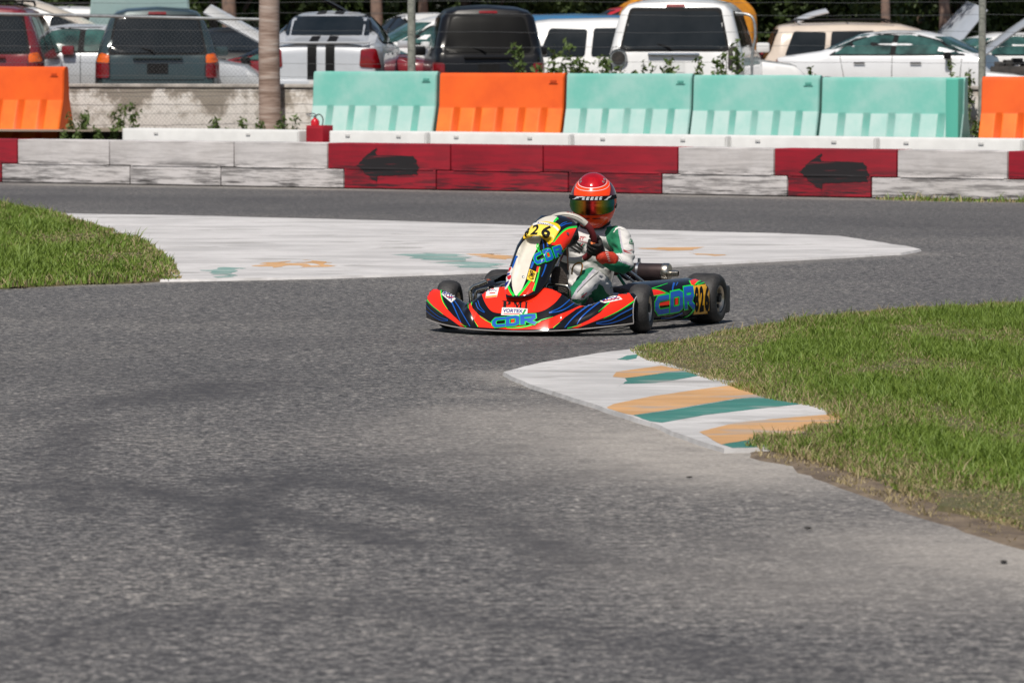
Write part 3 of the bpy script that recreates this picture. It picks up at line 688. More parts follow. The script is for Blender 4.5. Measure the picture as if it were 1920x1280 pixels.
def car_sections(top, W, belt, L, wr, zb=.24, n=72):
    xs = sorted(set([0, .01, .03, .06, L-.06, L-.03, L-.01, L] + [L*i/n for i in range(n+1)])); rows = []
    for x in xs:
        T = interp(x, top); e = min(x, L-x); f = 1-.13*max(0, 1-e/.45)**2.2; w_ = W/2*f; roof = wr/2*f
        cab = max(0, min(1, (T-belt)/.22))
        zlow = zb+.10*max(0, 1-e/.25)
        Tt = T
        b0 = min(belt, T-.05)
        ws = w_*.955
        def L2(a, b_): return a+(b_-a)*cab
        half = [(0, zlow), (w_*.88, zlow), (w_*.97, zlow+.10), (w_*1.0, min(.62, b0-.15)), (w_*.99, b0-.10), (w_*.965, b0-.01),
                (L2(w_*.93, ws), L2(b0+.02, belt+.02)), (L2(w_*.85, ws+(roof-ws)*.5), L2(T-.02, (belt+T)/2)), (L2(w_*.70, roof+.015), L2(T-.010, T-.145)), (L2(w_*.55, roof*.90), L2(T-.003, T-.062)), (L2(w_*.4, roof*.66), L2(T+.004, T-.016)), (0, T+.012)]
        pts = [(x, y, z) for y, z in half] + [(x, -y, z) for y, z in half[::-1][1:-1]]
        rows.append(pts+[pts[0]])
    return rows
def car_body(root, top, W, belt, L, wr, m, zb=.24):
    rows = car_sections(top, W, belt, L, wr, zb); mb = MB(); mb.grid(rows)
    k = len(rows[0])-1
    for r, flip in ((rows[0], True), (rows[-1], False)):
        c = (r[0][0]+(-.012 if flip else .012), 0, (r[0][2]+r[11][2])/2); V = [c]+list(r[:k]); mb.add(V, [((0, i+1, (i+1) % k+1) if flip else (0, (i+1) % k+1, i+1)) for i in range(k)])
    bm = bmesh.new(); me = bpy.data.meshes.new('body'); me.from_pydata([tuple(v) for v in mb.V], [], mb.F); bm.from_mesh(me); bmesh.ops.remove_doubles(bm, verts=bm.verts, dist=.0005)
    bmesh.ops.recalc_face_normals(bm, faces=bm.faces); bm.to_mesh(me); bm.free(); me.materials.append(m)
    me.polygons.foreach_set('use_smooth', [True]*len(me.polygons)); me.set_sharp_from_angle(angle=R(32))
    o = bpy.data.objects.new('body', me); COL.objects.link(o); o.parent = root; return o
rear_ray = lambda a, b_: (Vector((-3, a, b_)), Vector((1,0,0)))          # a = car y, b = z
front_ray = lambda a, b_: (Vector((9, a, b_)), Vector((-1,0,0)))
sideR = lambda a, b_: (Vector((a, -3, b_)), Vector((0,1,0)))            # car's right side, y<0
sideL = lambda a, b_: (Vector((a, 3, b_)), Vector((0,-1,0)))
def rp(pts, r=.05): return [tuple(p) for p in rounded_poly(pts, r)]
def wheel(root, x, y, r=.33, w_=.22, rimc=None):
    s_ = 1 if y > 0 else -1; e = empty('wheel', (x, y, r)); e.parent = root
    mb = MB(); mb.lathe([(-w_/2,r*.62),(-w_/2,r*.9),(-w_/2+.03,r),(w_/2-.03,r),(w_/2,r*.9),(w_/2,r*.62)], axis='Y', n=36); mb.build('tyre', M_tire, e)
    mb = MB(); q = s_*w_/2
    mb.lathe([(q,r*.63),(q-s_*.02,r*.60),(q-s_*.05,r*.50),(q-s_*.05,r*.2),(q-s_*.01,r*.16),(q-s_*.01,0)], axis='Y', n=30)
    for k in range(5):
        a = k*2*PI/5; mb.box((math.cos(a)*r*.38, q-s_*.025, math.sin(a)*r*.38), (r*.5, .03, .06), rot=Matrix.Rotation(-a, 3, 'Y'))
    mb.build('rim', rimc or M_galv, e)
def panel(name, root, size, loc, rot, m, curve=.05, th=.03, taper=.85, ribs=True):
    """a bonnet or boot lid: curved sheet with a folded rim"""
    a, b_ = size; rows = []; n = 12
    f = lambda u, v, dz: (u*a, (v-.5)*b_*(1-(1-taper)*u), -curve*(u*u)-curve*.7*(2*v-1)**2+dz)
    mb = MB(); top = [[f(i/n, j/n, 0) for j in range(n+1)] for i in range(n+1)]; bot = [[f(i/n*.98+.01, j/n*.96+.02, -th) for j in range(n+1)] for i in range(n+1)]
    mb.grid(top[::-1]); mb.grid(bot)
    mb.grid([top[0], bot[0]]); mb.grid([bot[-1], top[-1]]); mb.grid([[r[0] for r in bot], [r[0] for r in top]]); mb.grid([[r[-1] for r in top], [r[-1] for r in bot]])
    for v in (.25, .5, .75) if ribs else ():
        P0, P1 = f(.08, v, -th-.01), f(.9, v, -th-.01); mb.tube([P0, P1], .018, n=6)
    o = mb.build(name, m, root, ang=50); o.location = loc; o.rotation_euler = rot; return o
LZ = .40
def place(name, px, Y, yaw, label, roll=0.0, cat='car', pitch=0.0):
    p = at_depth(px, Y); r = empty(name, (p.x, p.y, LZ), yaw, rx=roll, ry=pitch); tag(r, label, cat, 'junked cars behind the wall'); return r

SUV = [(0,.55),(.008,.70),(.02,.98),(.05,1.06),(.24,1.60),(.34,1.74),(.6,1.775),(1.6,1.80),(2.6,1.77),(3.0,1.66),(3.55,1.17),(3.8,1.10),(4.5,1.0),(4.65,.86),(4.72,.6)]
SED = [(0,.5),(.01,.9),(.05,1.03),(.55,1.10),(.75,1.13),(1.45,1.42),(1.9,1.47),(2.5,1.46),(2.9,1.38),(3.65,1.04),(3.9,1.00),(4.7,.86),(4.95,.70),(5.05,.5)]
def suv_rear(name, px, Y, yaw, label, pc, H=1.80, W=1.88, lights=True, dark_rear=False, roll=0, rack=True, wr=1.36, glass_m=None, amber=True):
    k = H/1.80; top = [(x, z*k) for x, z in SUV]; belt = 1.05*k
    r = place(name, px, Y, yaw, label, roll, 'car'); b = car_body(r, top, W, belt, 4.72, wr, pc); bv = bvh_of([b]); EN['cellmax'] = .6
    gw = W/2
    decal('window_frame', [rp([(-gw*.80,1.06*k),(gw*.80,1.06*k),(gw*.66,1.66*k),(-gw*.66,1.66*k)], .06)], rear_ray, bv, .004, M_trim, r, cell=.12)
    g = decal('rear_window', [rp([(-gw*.76,1.09*k),(gw*.76,1.09*k),(gw*.63,1.61*k),(-gw*.63,1.61*k)], .07)], rear_ray, bv, .012, glass_m or M_glass, r, cell=.12)
    for s_, ry_ in ((1, sideL), (-1, sideR)):
        decal('side_window', [rp([(.42,1.13*k),(1.15,1.13*k),(1.2,1.60*k),(.60,1.62*k)], .05), rp([(1.25,1.13*k),(2.1,1.13*k),(2.1,1.63*k),(1.3,1.62*k)], .05), rp([(2.2,1.13*k),(3.25,1.13*k),(2.85,1.58*k),(2.2,1.63*k)], .05)], ry_, bv, .006, M_glass, r, cell=.15)
    decal('windscreen', [rp([(-.62*W/1.88,1.22*k),(.62*W/1.88,1.22*k),(.52,1.56*k),(-.52,1.56*k)], .06)], front_ray, bv, .006, M_glass, r, cell=.15)
    for s_ in (1, -1):
        if lights:
            t = decal('tail_light', [rp([(s_*gw*.97,.72*k),(s_*gw*.77,.72*k),(s_*gw*.77,.93*k),(s_*gw*.96,.95*k)], .03)], rear_ray, bv, .02, M_tail, r, cell=.06)
            if amber: decal('indicator', [rp([(s_*gw*.96,.955*k),(s_*gw*.77,.935*k),(s_*gw*.77,1.06*k),(s_*gw*.90,1.08*k)], .03)], rear_ray, bv, .02, M_amber, t, cell=.06)
        elif dark_rear:
            decal('light_socket', [rp([(s_*gw*.95,.80*k),(s_*gw*.78,.80*k),(s_*gw*.78,1.12*k),(s_*gw*.90,1.14*k)], .06)], rear_ray, bv, .006, M_rust, r, cell=.06)
    mb = MB(); mb.box((-.03, 0, .50*k), (.16, W*.93, .22), bev=.05); mb.build('bumper', pc if not dark_rear else pc, r)
    mb = MB(); mb.box((-.115, 0, .60*k), (.02, W*.6, .03), bev=.008); mb.build('bumper_step', M_trim, r)
    mb = MB(); mb.box((.0, 0, 1.02*k), (.05, .75, .045), bev=.015); mb.build('handle_trim', M_chrome if dark_rear else pc, r)
    decal('tailgate_gap', [[(-gw*.76,.70),(-gw*.75,.70),(-gw*.755,1.06*k),(-gw*.765,1.06*k)], [(gw*.75,.70),(gw*.76,.70),(gw*.765,1.06*k),(gw*.755,1.06*k)], [(-gw*.74,.69),(gw*.74,.69),(gw*.74,.70),(-gw*.74,.70)]], rear_ray, bv, .004, M_trim, r, cell=.12)
    decal('plate', [[(-.16,.78*k),(.16,.78*k),(.16,.93*k),(-.16,.93*k)]], rear_ray, bv, .006, M_trim if not dark_rear else M_plate, r, cell=.1)
    decal('brake_light', [[(-.14,1.665*k),(.14,1.665*k),(.13,1.70*k),(-.13,1.70*k)]], rear_ray, bv, .01, M_tail, r, cell=.1)
    mb = MB(); mb.tube([(.02,.05,1.10*k),(.03,.1,1.13*k),(.14,.42,1.20*k)], .012, n=6); mb.build('wiper', M_trim, r)
    if rack:
        for s_ in (1, -1):
            mb = MB(); mb.tube([(.55,s_*wr*.42,1.79*k),(.65,s_*wr*.42,1.85*k),(2.3,s_*wr*.42,1.86*k),(2.45,s_*wr*.42,1.80*k)], .018, n=8); mb.build('roof_rail', M_trim, r)
        mb = MB(); mb.tube([(.7,-wr*.42,1.85*k),(.7,wr*.42,1.85*k)], .015, n=8); mb.tube([(1.6,-wr*.42,1.86*k),(1.6,wr*.42,1.86*k)], .015, n=8); mb.build('roof_bar', M_trim, r)
    for x in (.95, 3.75):
        for s_ in (1, -1): wheel(r, x, s_*(W/2-.12), .36)
    for s_ in (1, -1):
        mb = MB(); mb.box((2.95, s_*(W/2+.09), 1.12*k), (.12,.20,.15), bev=.035); mb.build('mirror', pc, r)
    return r, bv
def sedan(name, px, Y, yaw, label, pc, H=1.47, W=1.85, hood_up=None, scale=1.0, glass=None, lights=True, roll=0, facing_detail=True, front_dark=False):
    k = H/1.47; top = [(x, z*k) for x, z in SED]; belt = 1.0*k
    if hood_up: top = [(x, z*k) for x, z in SED if x < 3.7] + [(3.75,.80),(4.6,.72),(4.95,.70),(5.05,.5)]
    r = place(name, px, Y, yaw, label, roll); b = car_body(r, top, W, belt, 5.05, 1.28, pc); bv = bvh_of([b]); EN['cellmax'] = .6
    g = glass or M_glass; gw = W/2
    for ry_ in (sideL, sideR):
        decal('window_frame', [rp([(.98,1.04*k),(3.42,1.04*k),(2.92,1.30*k),(2.4,1.425*k),(1.75,1.42*k),(1.35,1.30*k)], .04)], ry_, bv, .004, M_trim, r, cell=.12)
        decal('side_window', [rp([(1.06,1.06*k),(2.08,1.06*k),(2.10,1.385*k),(1.75,1.385*k),(1.38,1.27*k)], .04), rp([(2.17,1.06*k),(3.32,1.06*k),(2.88,1.29*k),(2.4,1.39*k),(2.19,1.39*k)], .04)], ry_, bv, .009, g, r, cell=.12)
        decal('door_gap', [[(2.12,.35),(2.13,.35),(2.13,1.04*k),(2.12,1.04*k)], [(1.30,.55),(1.31,.55),(1.20,1.03*k),(1.19,1.03*k)], [(3.30,.35),(3.31,.35),(3.36,1.02*k),(3.35,1.02*k)]], ry_, bv, .004, M_trim, r, cell=.12)
        for x in (1.45, 2.45): decal('door_handle', [rp([(x,.90*k),(x+.2,.90*k),(x+.2,.925*k),(x,.925*k)], .01)], ry_, bv, .025, M_trim, r, cell=.1)
        decal('wheel_arch', [[(.98+.40*math.cos(a), .30+.40*math.sin(a)) for a in np.linspace(0, PI, 20)], [(4.05+.40*math.cos(a), .30+.40*math.sin(a)) for a in np.linspace(0, PI, 20)]], ry_, bv, .005, M_trim, r, cell=.1)
    decal('rear_window', [rp([(-gw*.70,1.15*k),(gw*.70,1.15*k),(gw*.62,1.40*k),(-gw*.62,1.40*k)], .07)], rear_ray, bv, .008, g, r, cell=.1)
    decal('windscreen', [rp([(-gw*.72,1.08*k),(gw*.72,1.08*k),(gw*.60,1.36*k),(-gw*.60,1.36*k)], .06)], front_ray, bv, .008, g, r, cell=.1)
    for s_ in (1, -1):
        if lights: decal('tail_light', [rp([(s_*gw*.96,.72*k),(s_*gw*.62,.74*k),(s_*gw*.64,.97*k),(s_*gw*.88,.98*k)], .04)], rear_ray, bv, .012, M_tail, r, cell=.06)
        decal('headlight', [rp([(s_*gw*.90,.58*k),(s_*gw*.55,.58*k),(s_*gw*.55,.70*k),(s_*gw*.88,.72*k)], .03)], front_ray, bv, .01, M_chrome, r, cell=.06)
        mb = MB(); mb.box((3.12, s_*(W/2+.07), 1.04*k), (.11,.17,.12), bev=.03); mb.build('mirror', M_trim if front_dark else pc, r)
    mb = MB(); mb.box((-.02, 0, .48*k), (.14, W*.92, .24), bev=.05); mb.build('bumper', pc, r)
    for x in (.98, 4.05):
        for s_ in (1, -1): wheel(r, x, s_*(W/2-.11), .34)
    if hood_up is not None:
        mb = MB(); mb.box((4.3, 0, .80), (1.0, W*.7, .16), bev=.03)
        for i in range(7): mb.box((3.95+.12*i, -.5+.16*i, .90+.03*(i % 3)), (.18,.2,.12), bev=.02)
        mb.build('engine', M_rust, r)
    return r, bv
def hood(r, ang, m, x=3.72, z=1.0, W=1.5, L=1.25, curve=.06, ribs=True, rz=0, rx=0):     # hinged at the windscreen, opening towards the nose
    return panel('hood', r, (L, W), (x, 0, z), (R(rx), -R(ang), R(rz)), m, curve, ribs=ribs)

P_silver = paint('silver', (.62,.64,.67), .12, .3, .35); P_white = paint('white', (.78,.78,.78), .12); P_cream = paint('cream', (.70,.62,.52), .15)
P_red = paint('dark_red', (.20,.012,.018), .3); P_green = paint('green_grey', (.034,.060,.066), .35, .25, .2); P_black = mat('paint_black', (.007,.007,.008), .3, coat=.15, spec=.3)
P_ltgreen = paint('pale_blue_green', (.33,.47,.47), .15, .35); P_beige = paint('beige', (.60,.51,.43), .18); P_blue = paint('blue_grey', (.42,.46,.52), .2)
UP = PI/2
suv_rear('suv', -33, 67.6, UP, 'dark red SUV seen from behind at the left edge', P_red, H=1.84)
r, bv = sedan('sedan', -85, 71.5, 0, 'silver sedan with greenish windows between the red and green SUVs', P_silver, H=1.56, glass=M_glassg)
pn = panel('car_hood', None, (1.42, 1.2), PD(194, 52, 72.6), (0, R(18), PI), P_cream, .14, ribs=False); pn.rotation_euler = (0, -R(27), PI); tag(pn, 'cream bonnet lying aslant over the silver sedan roof', 'car bonnet')
r, bv = suv_rear('van', -20, 86, 0, 'white van in the far row behind the cream bonnet', P_white, H=2.0, lights=False)
r, bv = suv_rear('suv', 298, 68.0, UP+R(5), 'dark green SUV with orange and red tail lights behind the stained wall', P_green, H=1.82, W=1.90, rack=False)
r.rotation_euler = (0, R(0), UP+R(5)); r.rotation_mode = 'XYZ'
r, bv = sedan('pickup', 300, 77.5, -UP, 'car with a tall pale blue-green bonnet raised behind the green SUV', P_ltgreen, hood_up=True, H=1.6); hood(r, 84, P_ltgreen, z=1.05, W=1.78, L=1.4, curve=.03, ribs=False)
r, bv = sedan('sedan', -15, 75.5, 0, 'white wrecked sedan with no bonnet, left of the trunk', P_white, hood_up=True, H=1.42, front_dark=True)
pn = panel('car_hood', None, (1.05, .9), PD(390, 14, 73), (R(10), R(27), 0), P_white, .03, ribs=False); tag(pn, 'loose white bonnet tilted down towards the trunk', 'car bonnet')
r, bv = sedan('sedan', 462, 78.5, -UP, 'dark wreck with an open engine bay left of the palm trunk', P_black, hood_up=True, H=1.55, front_dark=True)
# striped silver sedan, rear view
r, bv = sedan('sedan', 603, 69.2, UP-R(3), 'silver sedan with twin black stripes seen from behind, right of the trunk', P_silver, H=1.76, W=1.92)
for s_ in (1, -1):
    x0, x1 = (.07, .21) if s_ > 0 else (-.21, -.07)
    decal('stripe', [[(x0,.35),(x1,.35),(x1,1.22),(x0,1.22)]], rear_ray, bv, .010, M_trim, r, cell=.1)
    decal('stripe', [[(.06,x0),(.75,x0),(.75,x1),(.06,x1)], [(1.50,x0),(2.9,x0),(2.9,x1),(1.50,x1)]], lambda a, b_: (Vector((a, b_, 4)), Vector((0,0,-1))), bv, .005, M_trim, r, cell=.2)
mb = MB(); mb.box((.08, 0, 1.262), (.16, 1.5, .03), bev=.012); mb.build('spoiler', P_silver, r)
mb = MB(); mb.box((-.10, .0, .60), (.015, .34, .16)); mb.build('plate', M_plate, r)
pn = panel('car_hood', None, (.95, 1.1), PD(600, -8, 78), (0, R(27), 0), P_black, .03); tag(pn, 'dark bonnet sloping down behind the striped sedan roof', 'car bonnet')
r, bv = sedan('sedan', 735, 82, UP+R(200), 'white car far behind, windscreen towards the fence', P_white, H=1.82)
r, bv = sedan('sedan', 1075, 77.5, UP+R(112), 'white car with a sloping windscreen left of the black SUV', P_white, H=1.75, glass=M_glassg)
r, bv = sedan('sedan', 840, 72.5, R(160), 'dark red sedan squeezed between the striped sedan and the black SUV', P_red, H=1.38, glass=M_glassg, front_dark=True)
r, bv = suv_rear('suv', 917, 67.2, UP+R(3), 'black SUV with an empty rear window seen from behind', P_black, H=1.83, W=1.72, amber=False, rack=False, glass_m=mat('open_dark', (.006,.006,.006), .3, spec=.1))
r, bv = sedan('suv', 1000, 86, 0, 'car with a red roof behind the white wagon', paint('bright_red', (.45,.02,.03)), H=2.02)
r, bv = suv_rear('suv', 960, 72.0, 0, 'white wagon seen from the side between the black and the large white SUVs', P_white, H=1.66, lights=False, rack=False)
r, bv = suv_rear('suv', 1262, 64.6, UP-R(7), 'large white SUV with missing tail lights seen from behind', P_white, H=1.90, W=2.0, lights=False, dark_rear=True, wr=1.56)
# round opening in the quarter panel
mb = MB(); mb.lathe([(.0,.13),(.02,.13),(.02,.10),(.012,.10),(.012,0)], c=(-.02,.80,1.03), axis='X', n=24); lr_ = mb.build('light_ring', M_galv, r); mb = MB(); mb.lathe([(0,.098),(-.012,.098),(-.012,0)], c=(-.012,.80,1.03), axis='X', n=24); mb.build('socket', M_rust, lr_)
# yellow bus
def bus():
    p = at_depth(1290, 84); r = empty('bus', (p.x, p.y, LZ), UP); tag(r, 'yellow bus with a rounded roof behind the large white SUV', 'bus', None)
    y = mat('bus_yellow', (.72,.30,.02), .45, col2=(.45,.16,.01), scale=3); W = 1.32; rows = []
    for x, f in ((0, .90), (.06, .97), (.3, 1), (3, 1), (6.5, 1), (8, 1)):
        prof = [(0,.5),(W,.5),(W,1.1),(W*.98,1.7)]+[(W*.98*math.cos(a), 1.75+.62*math.sin(a)) for a in np.linspace(.15, PI/2, 9)]
        pr = [(x, a*f, .5+(b_-.5)*(.96+.04*f if f < 1 else 1)) for a, b_ in prof]; rows.append(pr+[(q[0], -q[1], q[2]) for q in pr[::-1][1:]])
    mb = MB(); mb.grid(rows); k = len(rows[0]); mb.add([(0,0,1.4)]+rows[0], [(0, i+2, i+1) for i in range(k-1)]); b = mb.build('body', y, r, ang=50); bv = bvh_of([b])
    decal('rear_window', [rp([(-.9,1.25),(-.1,1.25),(-.1,1.8),(-.85,1.8)], .08), rp([(.1,1.25),(.9,1.25),(.85,1.8),(.1,1.8)], .08)], rear_ray, bv, .01, M_glass, r, cell=.2)
    decal('stripe', [[(-1.2,1.05),(1.2,1.05),(1.2,1.15),(-1.2,1.15)]], rear_ray, bv, .01, M_trim, r, cell=.2)
    for x in (1.5, 6.5):
        for s_ in (1, -1): wheel(r, x, s_*1.1, .45)
bus()
r, bv = suv_rear('suv', 912, 80, 0, 'blue wagon glimpsed at the right of the large white SUV', paint('blue', (.04,.16,.32)), H=1.8, lights=False, rack=False)
r, bv = suv_rear('suv', 1422, 84, 0, 'beige SUV with roof rack and a scrap panel on its roof', P_beige, H=1.68, lights=False)
pn = panel('scrap_panel', None, (.62, .7), PD(1488, 37, 84.5), (0, -R(30), 0), P_silver, .12); tag(pn, 'bent silver scrap panel lying on the beige SUV roof', 'scrap')
# silver sedan, side view with raised bonnet
cs, bv = sedan('sedan', 1470, 79.5, R(-17), 'silver sedan seen from the side with its bonnet raised, behind the pale green blocks', paint('bright_silver', (.74,.75,.77), .10, .28, .1), H=1.50, hood_up=True, glass=M_glassg, front_dark=True); hood(cs, 40, P_silver, x=3.45, z=1.10, rx=10, L=1.25, W=1.5, curve=.10)
r, bv = sedan('sedan', 1392, 88, R(2), 'sedan with a blue-grey bonnet raised at the right', P_blue, hood_up=True, H=1.45); hood(r, 52, P_blue, z=1.08, L=1.30, rx=14)
r, bv = sedan('sedan', 2080, 86, UP+R(110), 'white sedan cut by the right edge, windscreen showing', P_white, H=1.5, glass=M_glassg)

# ------------------------------------------------------------ plants
def leaf_cloud(nm, n, fn, size, m, seed=1, flat=.4):
    g = np.random.default_rng(seed); C = np.array([fn(g) for _ in range(n)])
    d = g.normal(size=(n, 3)); d /= np.linalg.norm(d, axis=1)[:, None]; e = np.cross(d, g.normal(size=(n, 3))); e /= np.linalg.norm(e, axis=1)[:, None]
    s = size*(.5+g.random(n))[:, None]; V = np.stack([C-d*s, C+e*s*.45, C+d*s, C-e*s*.45], 1).reshape(-1, 3)
    me = bpy.data.meshes.new(nm); me.from_pydata(V.tolist(), [], (np.arange(n*4).reshape(-1, 4)).tolist()); me.materials.append(m); return me
def clumpy(g, cl):
    c = cl[g.integers(len(cl))]; v = g.normal(size=3); v /= np.linalg.norm(v); return np.array(c[:3])+v*c[3]*(g.random()**.4)*np.array([1, 1, .85])
shr = []
for sd in range(3):
    g = np.random.default_rng(50+sd); cl = [(g.uniform(-2,2), g.uniform(-1,1), g.uniform(.4,4.2), g.uniform(.45,.95)) for _ in range(34)]
    shr.append(leaf_cloud('foliage', 15000, lambda g_: clumpy(g_, cl), .085, M_leaf, 60+sd))
M_trunk = mat('pine_bark', (.14,.095,.07), .9, col2=(.07,.05,.04), scale=6, stretch=(3,3,.6))
idx = 0
names = ['left edge', 'behind the green SUV', 'behind the trunk', 'behind the striped sedan', 'left of the black SUV', 'behind the black SUV', 'above the red roofed car', 'behind the large white SUV', 'behind the bus', 'above the beige SUV', 'behind the scrap panel', 'behind the raised silver bonnet', 'behind the blue-grey bonnet', 'right edge']
for row, (Y, nsh) in enumerate(((96, 14), (108, 13))):
    for i in range(nsh):
        px = -60+i*155+(row*80)+random.uniform(-20, 20); p = at_depth(px, Y+random.uniform(-1.5, 1.5))
        r = empty('tree', (p.x, p.y, .3), random.uniform(0, 6)); r.scale = (1, 1, 1.15)
        tag(r, ('dark leafy tree %s' % names[i]) if row == 0 else ('dark tree of the back row, %s' % names[min(i, 13)]), 'tree', 'trees beyond the scrapyard')
        cr = bpy.data.objects.new('crown', shr[(i+row) % 3]); COL.objects.link(cr); cr.parent = r
        mb = MB(); mb.tube(smooth_path([(0,0,0),(.1,0,1.2),(-.1,.1,2.5),(.05,.05,4.2)], 3), [.16-.010*k for k in range(10)], n=8)
        for q in range(4): a = q*1.7; mb.tube([(0,0,1.0+q*.6), (math.cos(a)*.7, math.sin(a)*.5, 1.8+q*.6), (math.cos(a)*1.4, math.sin(a)*.8, 2.7+q*.5)], [.07,.05,.02], n=6)
        mb.build('trunk', M_trunk, r)
g = np.random.default_rng(5); clp = [(g.uniform(-1.8,1.8), g.uniform(-1.8,1.8), g.uniform(7,10), g.uniform(.5,.9)) for _ in range(22)]
pine_cr = leaf_cloud('needles', 9000, lambda g_: clumpy(g_, clp), .10, M_leaf, 77)
for px, Y, rr, lab in ((705,88,.13,'slim trunk left of the grey fence post'), (792,90,.11,'slim trunk just right of the grey fence post'), (1655,88,.10,'slim trunk above the silver sedan roof'), (1765,89,.12,'slim trunk behind the raised silver bonnet'), (430,90,.16,'reddish trunk left of the palm trunk')):
    p = at_depth(px, Y); r = empty('pine_tree', (p.x, p.y, .4)); tag(r, lab, 'tree', 'pines behind the cars')
    mb = MB(); mb.tube([(.03*math.sin(k), 0, k*.9) for k in range(11)], [rr*(1-.05*k) for k in range(11)], n=14); mb.build('trunk', mat('pine_trunk', (.26,.17,.13), .9, col2=(.13,.09,.075), scale=7), r)
    c = bpy.data.objects.new('crown', pine_cr); COL.objects.link(c); c.parent = r; c.rotation_euler.z = px
def weed(px, py_top, Y, zb, wd, lab, n=140, seed=1, m=None):
    if zb > .5: Y = 66.6-6.1*px/1920; zb = .35
    p = at_depth(px, Y); top = CH-(py_top-HY)*Y/F_; h = top-zb; r = empty('weed', (p.x, p.y, zb)); tag(r, lab, 'weed', 'weeds along the wall and fence')
    g = np.random.default_rng(seed); ns = 5; tips = [(g.uniform(-wd/2, wd/2), g.uniform(-.1,.1), h*g.uniform(.6,1)) for _ in range(ns)]
    mb = MB()
    for t in tips: mb.tube(smooth_path([(t[0]*.2, 0, 0), (t[0]*.5+g.uniform(-.04,.04), 0, t[2]*.5), t], 3), .004, n=5)
    mb.build('stem', mat('stem', (.14,.12,.05), .8), r)
    def fn(g_):
        t = tips[g_.integers(ns)]; u = g_.random()**.7; return np.array([t[0]*(.25+.75*u), t[1]*u, t[2]*u])+g_.normal(size=3)*np.array([.055, .05, .045])*min(1, wd*1.5)
    me = leaf_cloud('leaves', n, fn, .042, m or M_weed, seed+9); o = bpy.data.objects.new('leaves', me); COL.objects.link(o); o.parent = r
ws = [(150,198,64.5,0,.35,'leafy weed at the wall foot by the left orange block'),(232,195,64.3,.0,.5,'tall leafy weed on the wall left of the trunk'),(200,238,63,0,.4,'low weed behind the white barrier start'),(410,215,63.8,0,.35,'small weed on the wall, left of the trunk'),
      (475,215,63.0,0,.4,'weed touching the left side of the trunk'),(540,205,62.8,0,.35,'weed on the right side of the trunk'),(132,225,63,0,.3,'tuft beside the left orange block'),
      (1020,60,61.6,.9,.9,'tall vine in front of the black SUV corner'),(1075,85,61.4,.9,.8,'vine over the white wagon'),(1125,95,61.3,.9,.6,'vine left of the large white SUV'),(1205,105,61,.9,.3,'sprig under the white SUV tail'),
      (1275,92,60.9,.9,.5,'sprig below the white SUV handle'),(1330,100,60.9,.9,.4,'sprig at the white SUV bumper'),(1372,78,60.8,.9,.5,'bushy weed by the right corner of the large white SUV'),(1520,122,60.6,.9,.25,'small sprig by the silver sedan door'),
      (1655,120,60.4,.9,.25,'sprig by the silver sedan front door'),(1795,108,60.2,.9,.35,'sprig above the last green block'),(1828,195,60.3,0,.3,'weed in the gap left of the right orange block'),(1828,235,59.5,0,.3,'low weed in the right gap')]
for i, (px, pt, Y, zb, wd, lab) in enumerate(ws): weed(px, pt, Y, zb, wd, lab, n=int(900*wd/.8) if zb > .5 else 260, seed=100+i)

# ------------------------------------------------------------ kart
KO = Vector((63.5/352.5, F_/352.5, 0)); KTH = R(21)
M_Kinv = (Matrix.Translation(KO) @ Matrix.Rotation(-KTH, 4, 'Z')).inverted(); M_KR = Matrix.Rotation(KTH, 3, 'Z')
CAML = M_Kinv @ Vector((0, 0, CH))
def kray(px, py): return CAML, (M_KR @ ray(px, py)).normalized()
def kl(px, py, yl):      # kart-local point seen at a pixel, on the plane y = yl
    o, d = kray(px, py); t = (yl-o.y)/d.y; return o+d*t
def Rg(ox, oy, sc_): return lambda *pts: [(ox+x/sc_, oy+y/sc_) for x, y in pts]
A1 = Rg(790, 500, 8.727); A2 = Rg(930, 380, 6.4); A3 = Rg(1000, 500, 8.0); A4 = Rg(1160, 460, 7.1125); AZ = Rg(780, 300, 3.097)
kart = empty('go_kart', KO, -KTH); tag(kart, 'black, red and green racing kart cornering on the asphalt', 'go-kart')
K_black = mat('gloss_black', (.007,.007,.009), .13, coat=.22, spec=.3)
K_red = mat('gloss_orange_red', (.92,.028,.010), .15, coat=.35, spec=.3)
K_green = mat('gloss_green', (.01,.62,.05), .25, coat=.4)
K_blue = mat('gloss_blue', (.008,.09,.42), .25, coat=.4)
K_dgreen = mat('sticker_green', (.005,.30,.06), .3, coat=.4)
K_yel = mat('plate_yellow', (.82,.52,.01), .35, coat=.3); K_yel2 = mat('plate_pale_yellow', (.85,.66,.09), .35, coat=.3); K_white = mat('sticker_white', (.72,.71,.68), .35)
K_ivory = mat('ivory_plastic', (.62,.58,.50), .4, var=.1, scale=20); K_ink = mat('sticker_ink', (.008,.008,.01), .6, spec=.1); K_navy = mat('sticker_navy', (.012,.018,.20), .5, spec=.2); K_srd = mat('sticker_red', (.55,.01,.02), .4)
K_steel = mat('tube_steel', (.62,.58,.50), .22, 1.0, var=.2, scale=30); K_alu = mat('aluminium', (.55,.57,.60), .3, 1.0, var=.2, scale=25)
K_rim = mat('magnesium_rim', (.72,.62,.48), .32, .7, var=.2, scale=40); K_dark = mat('dark_plastic', (.02,.02,.022), .5)

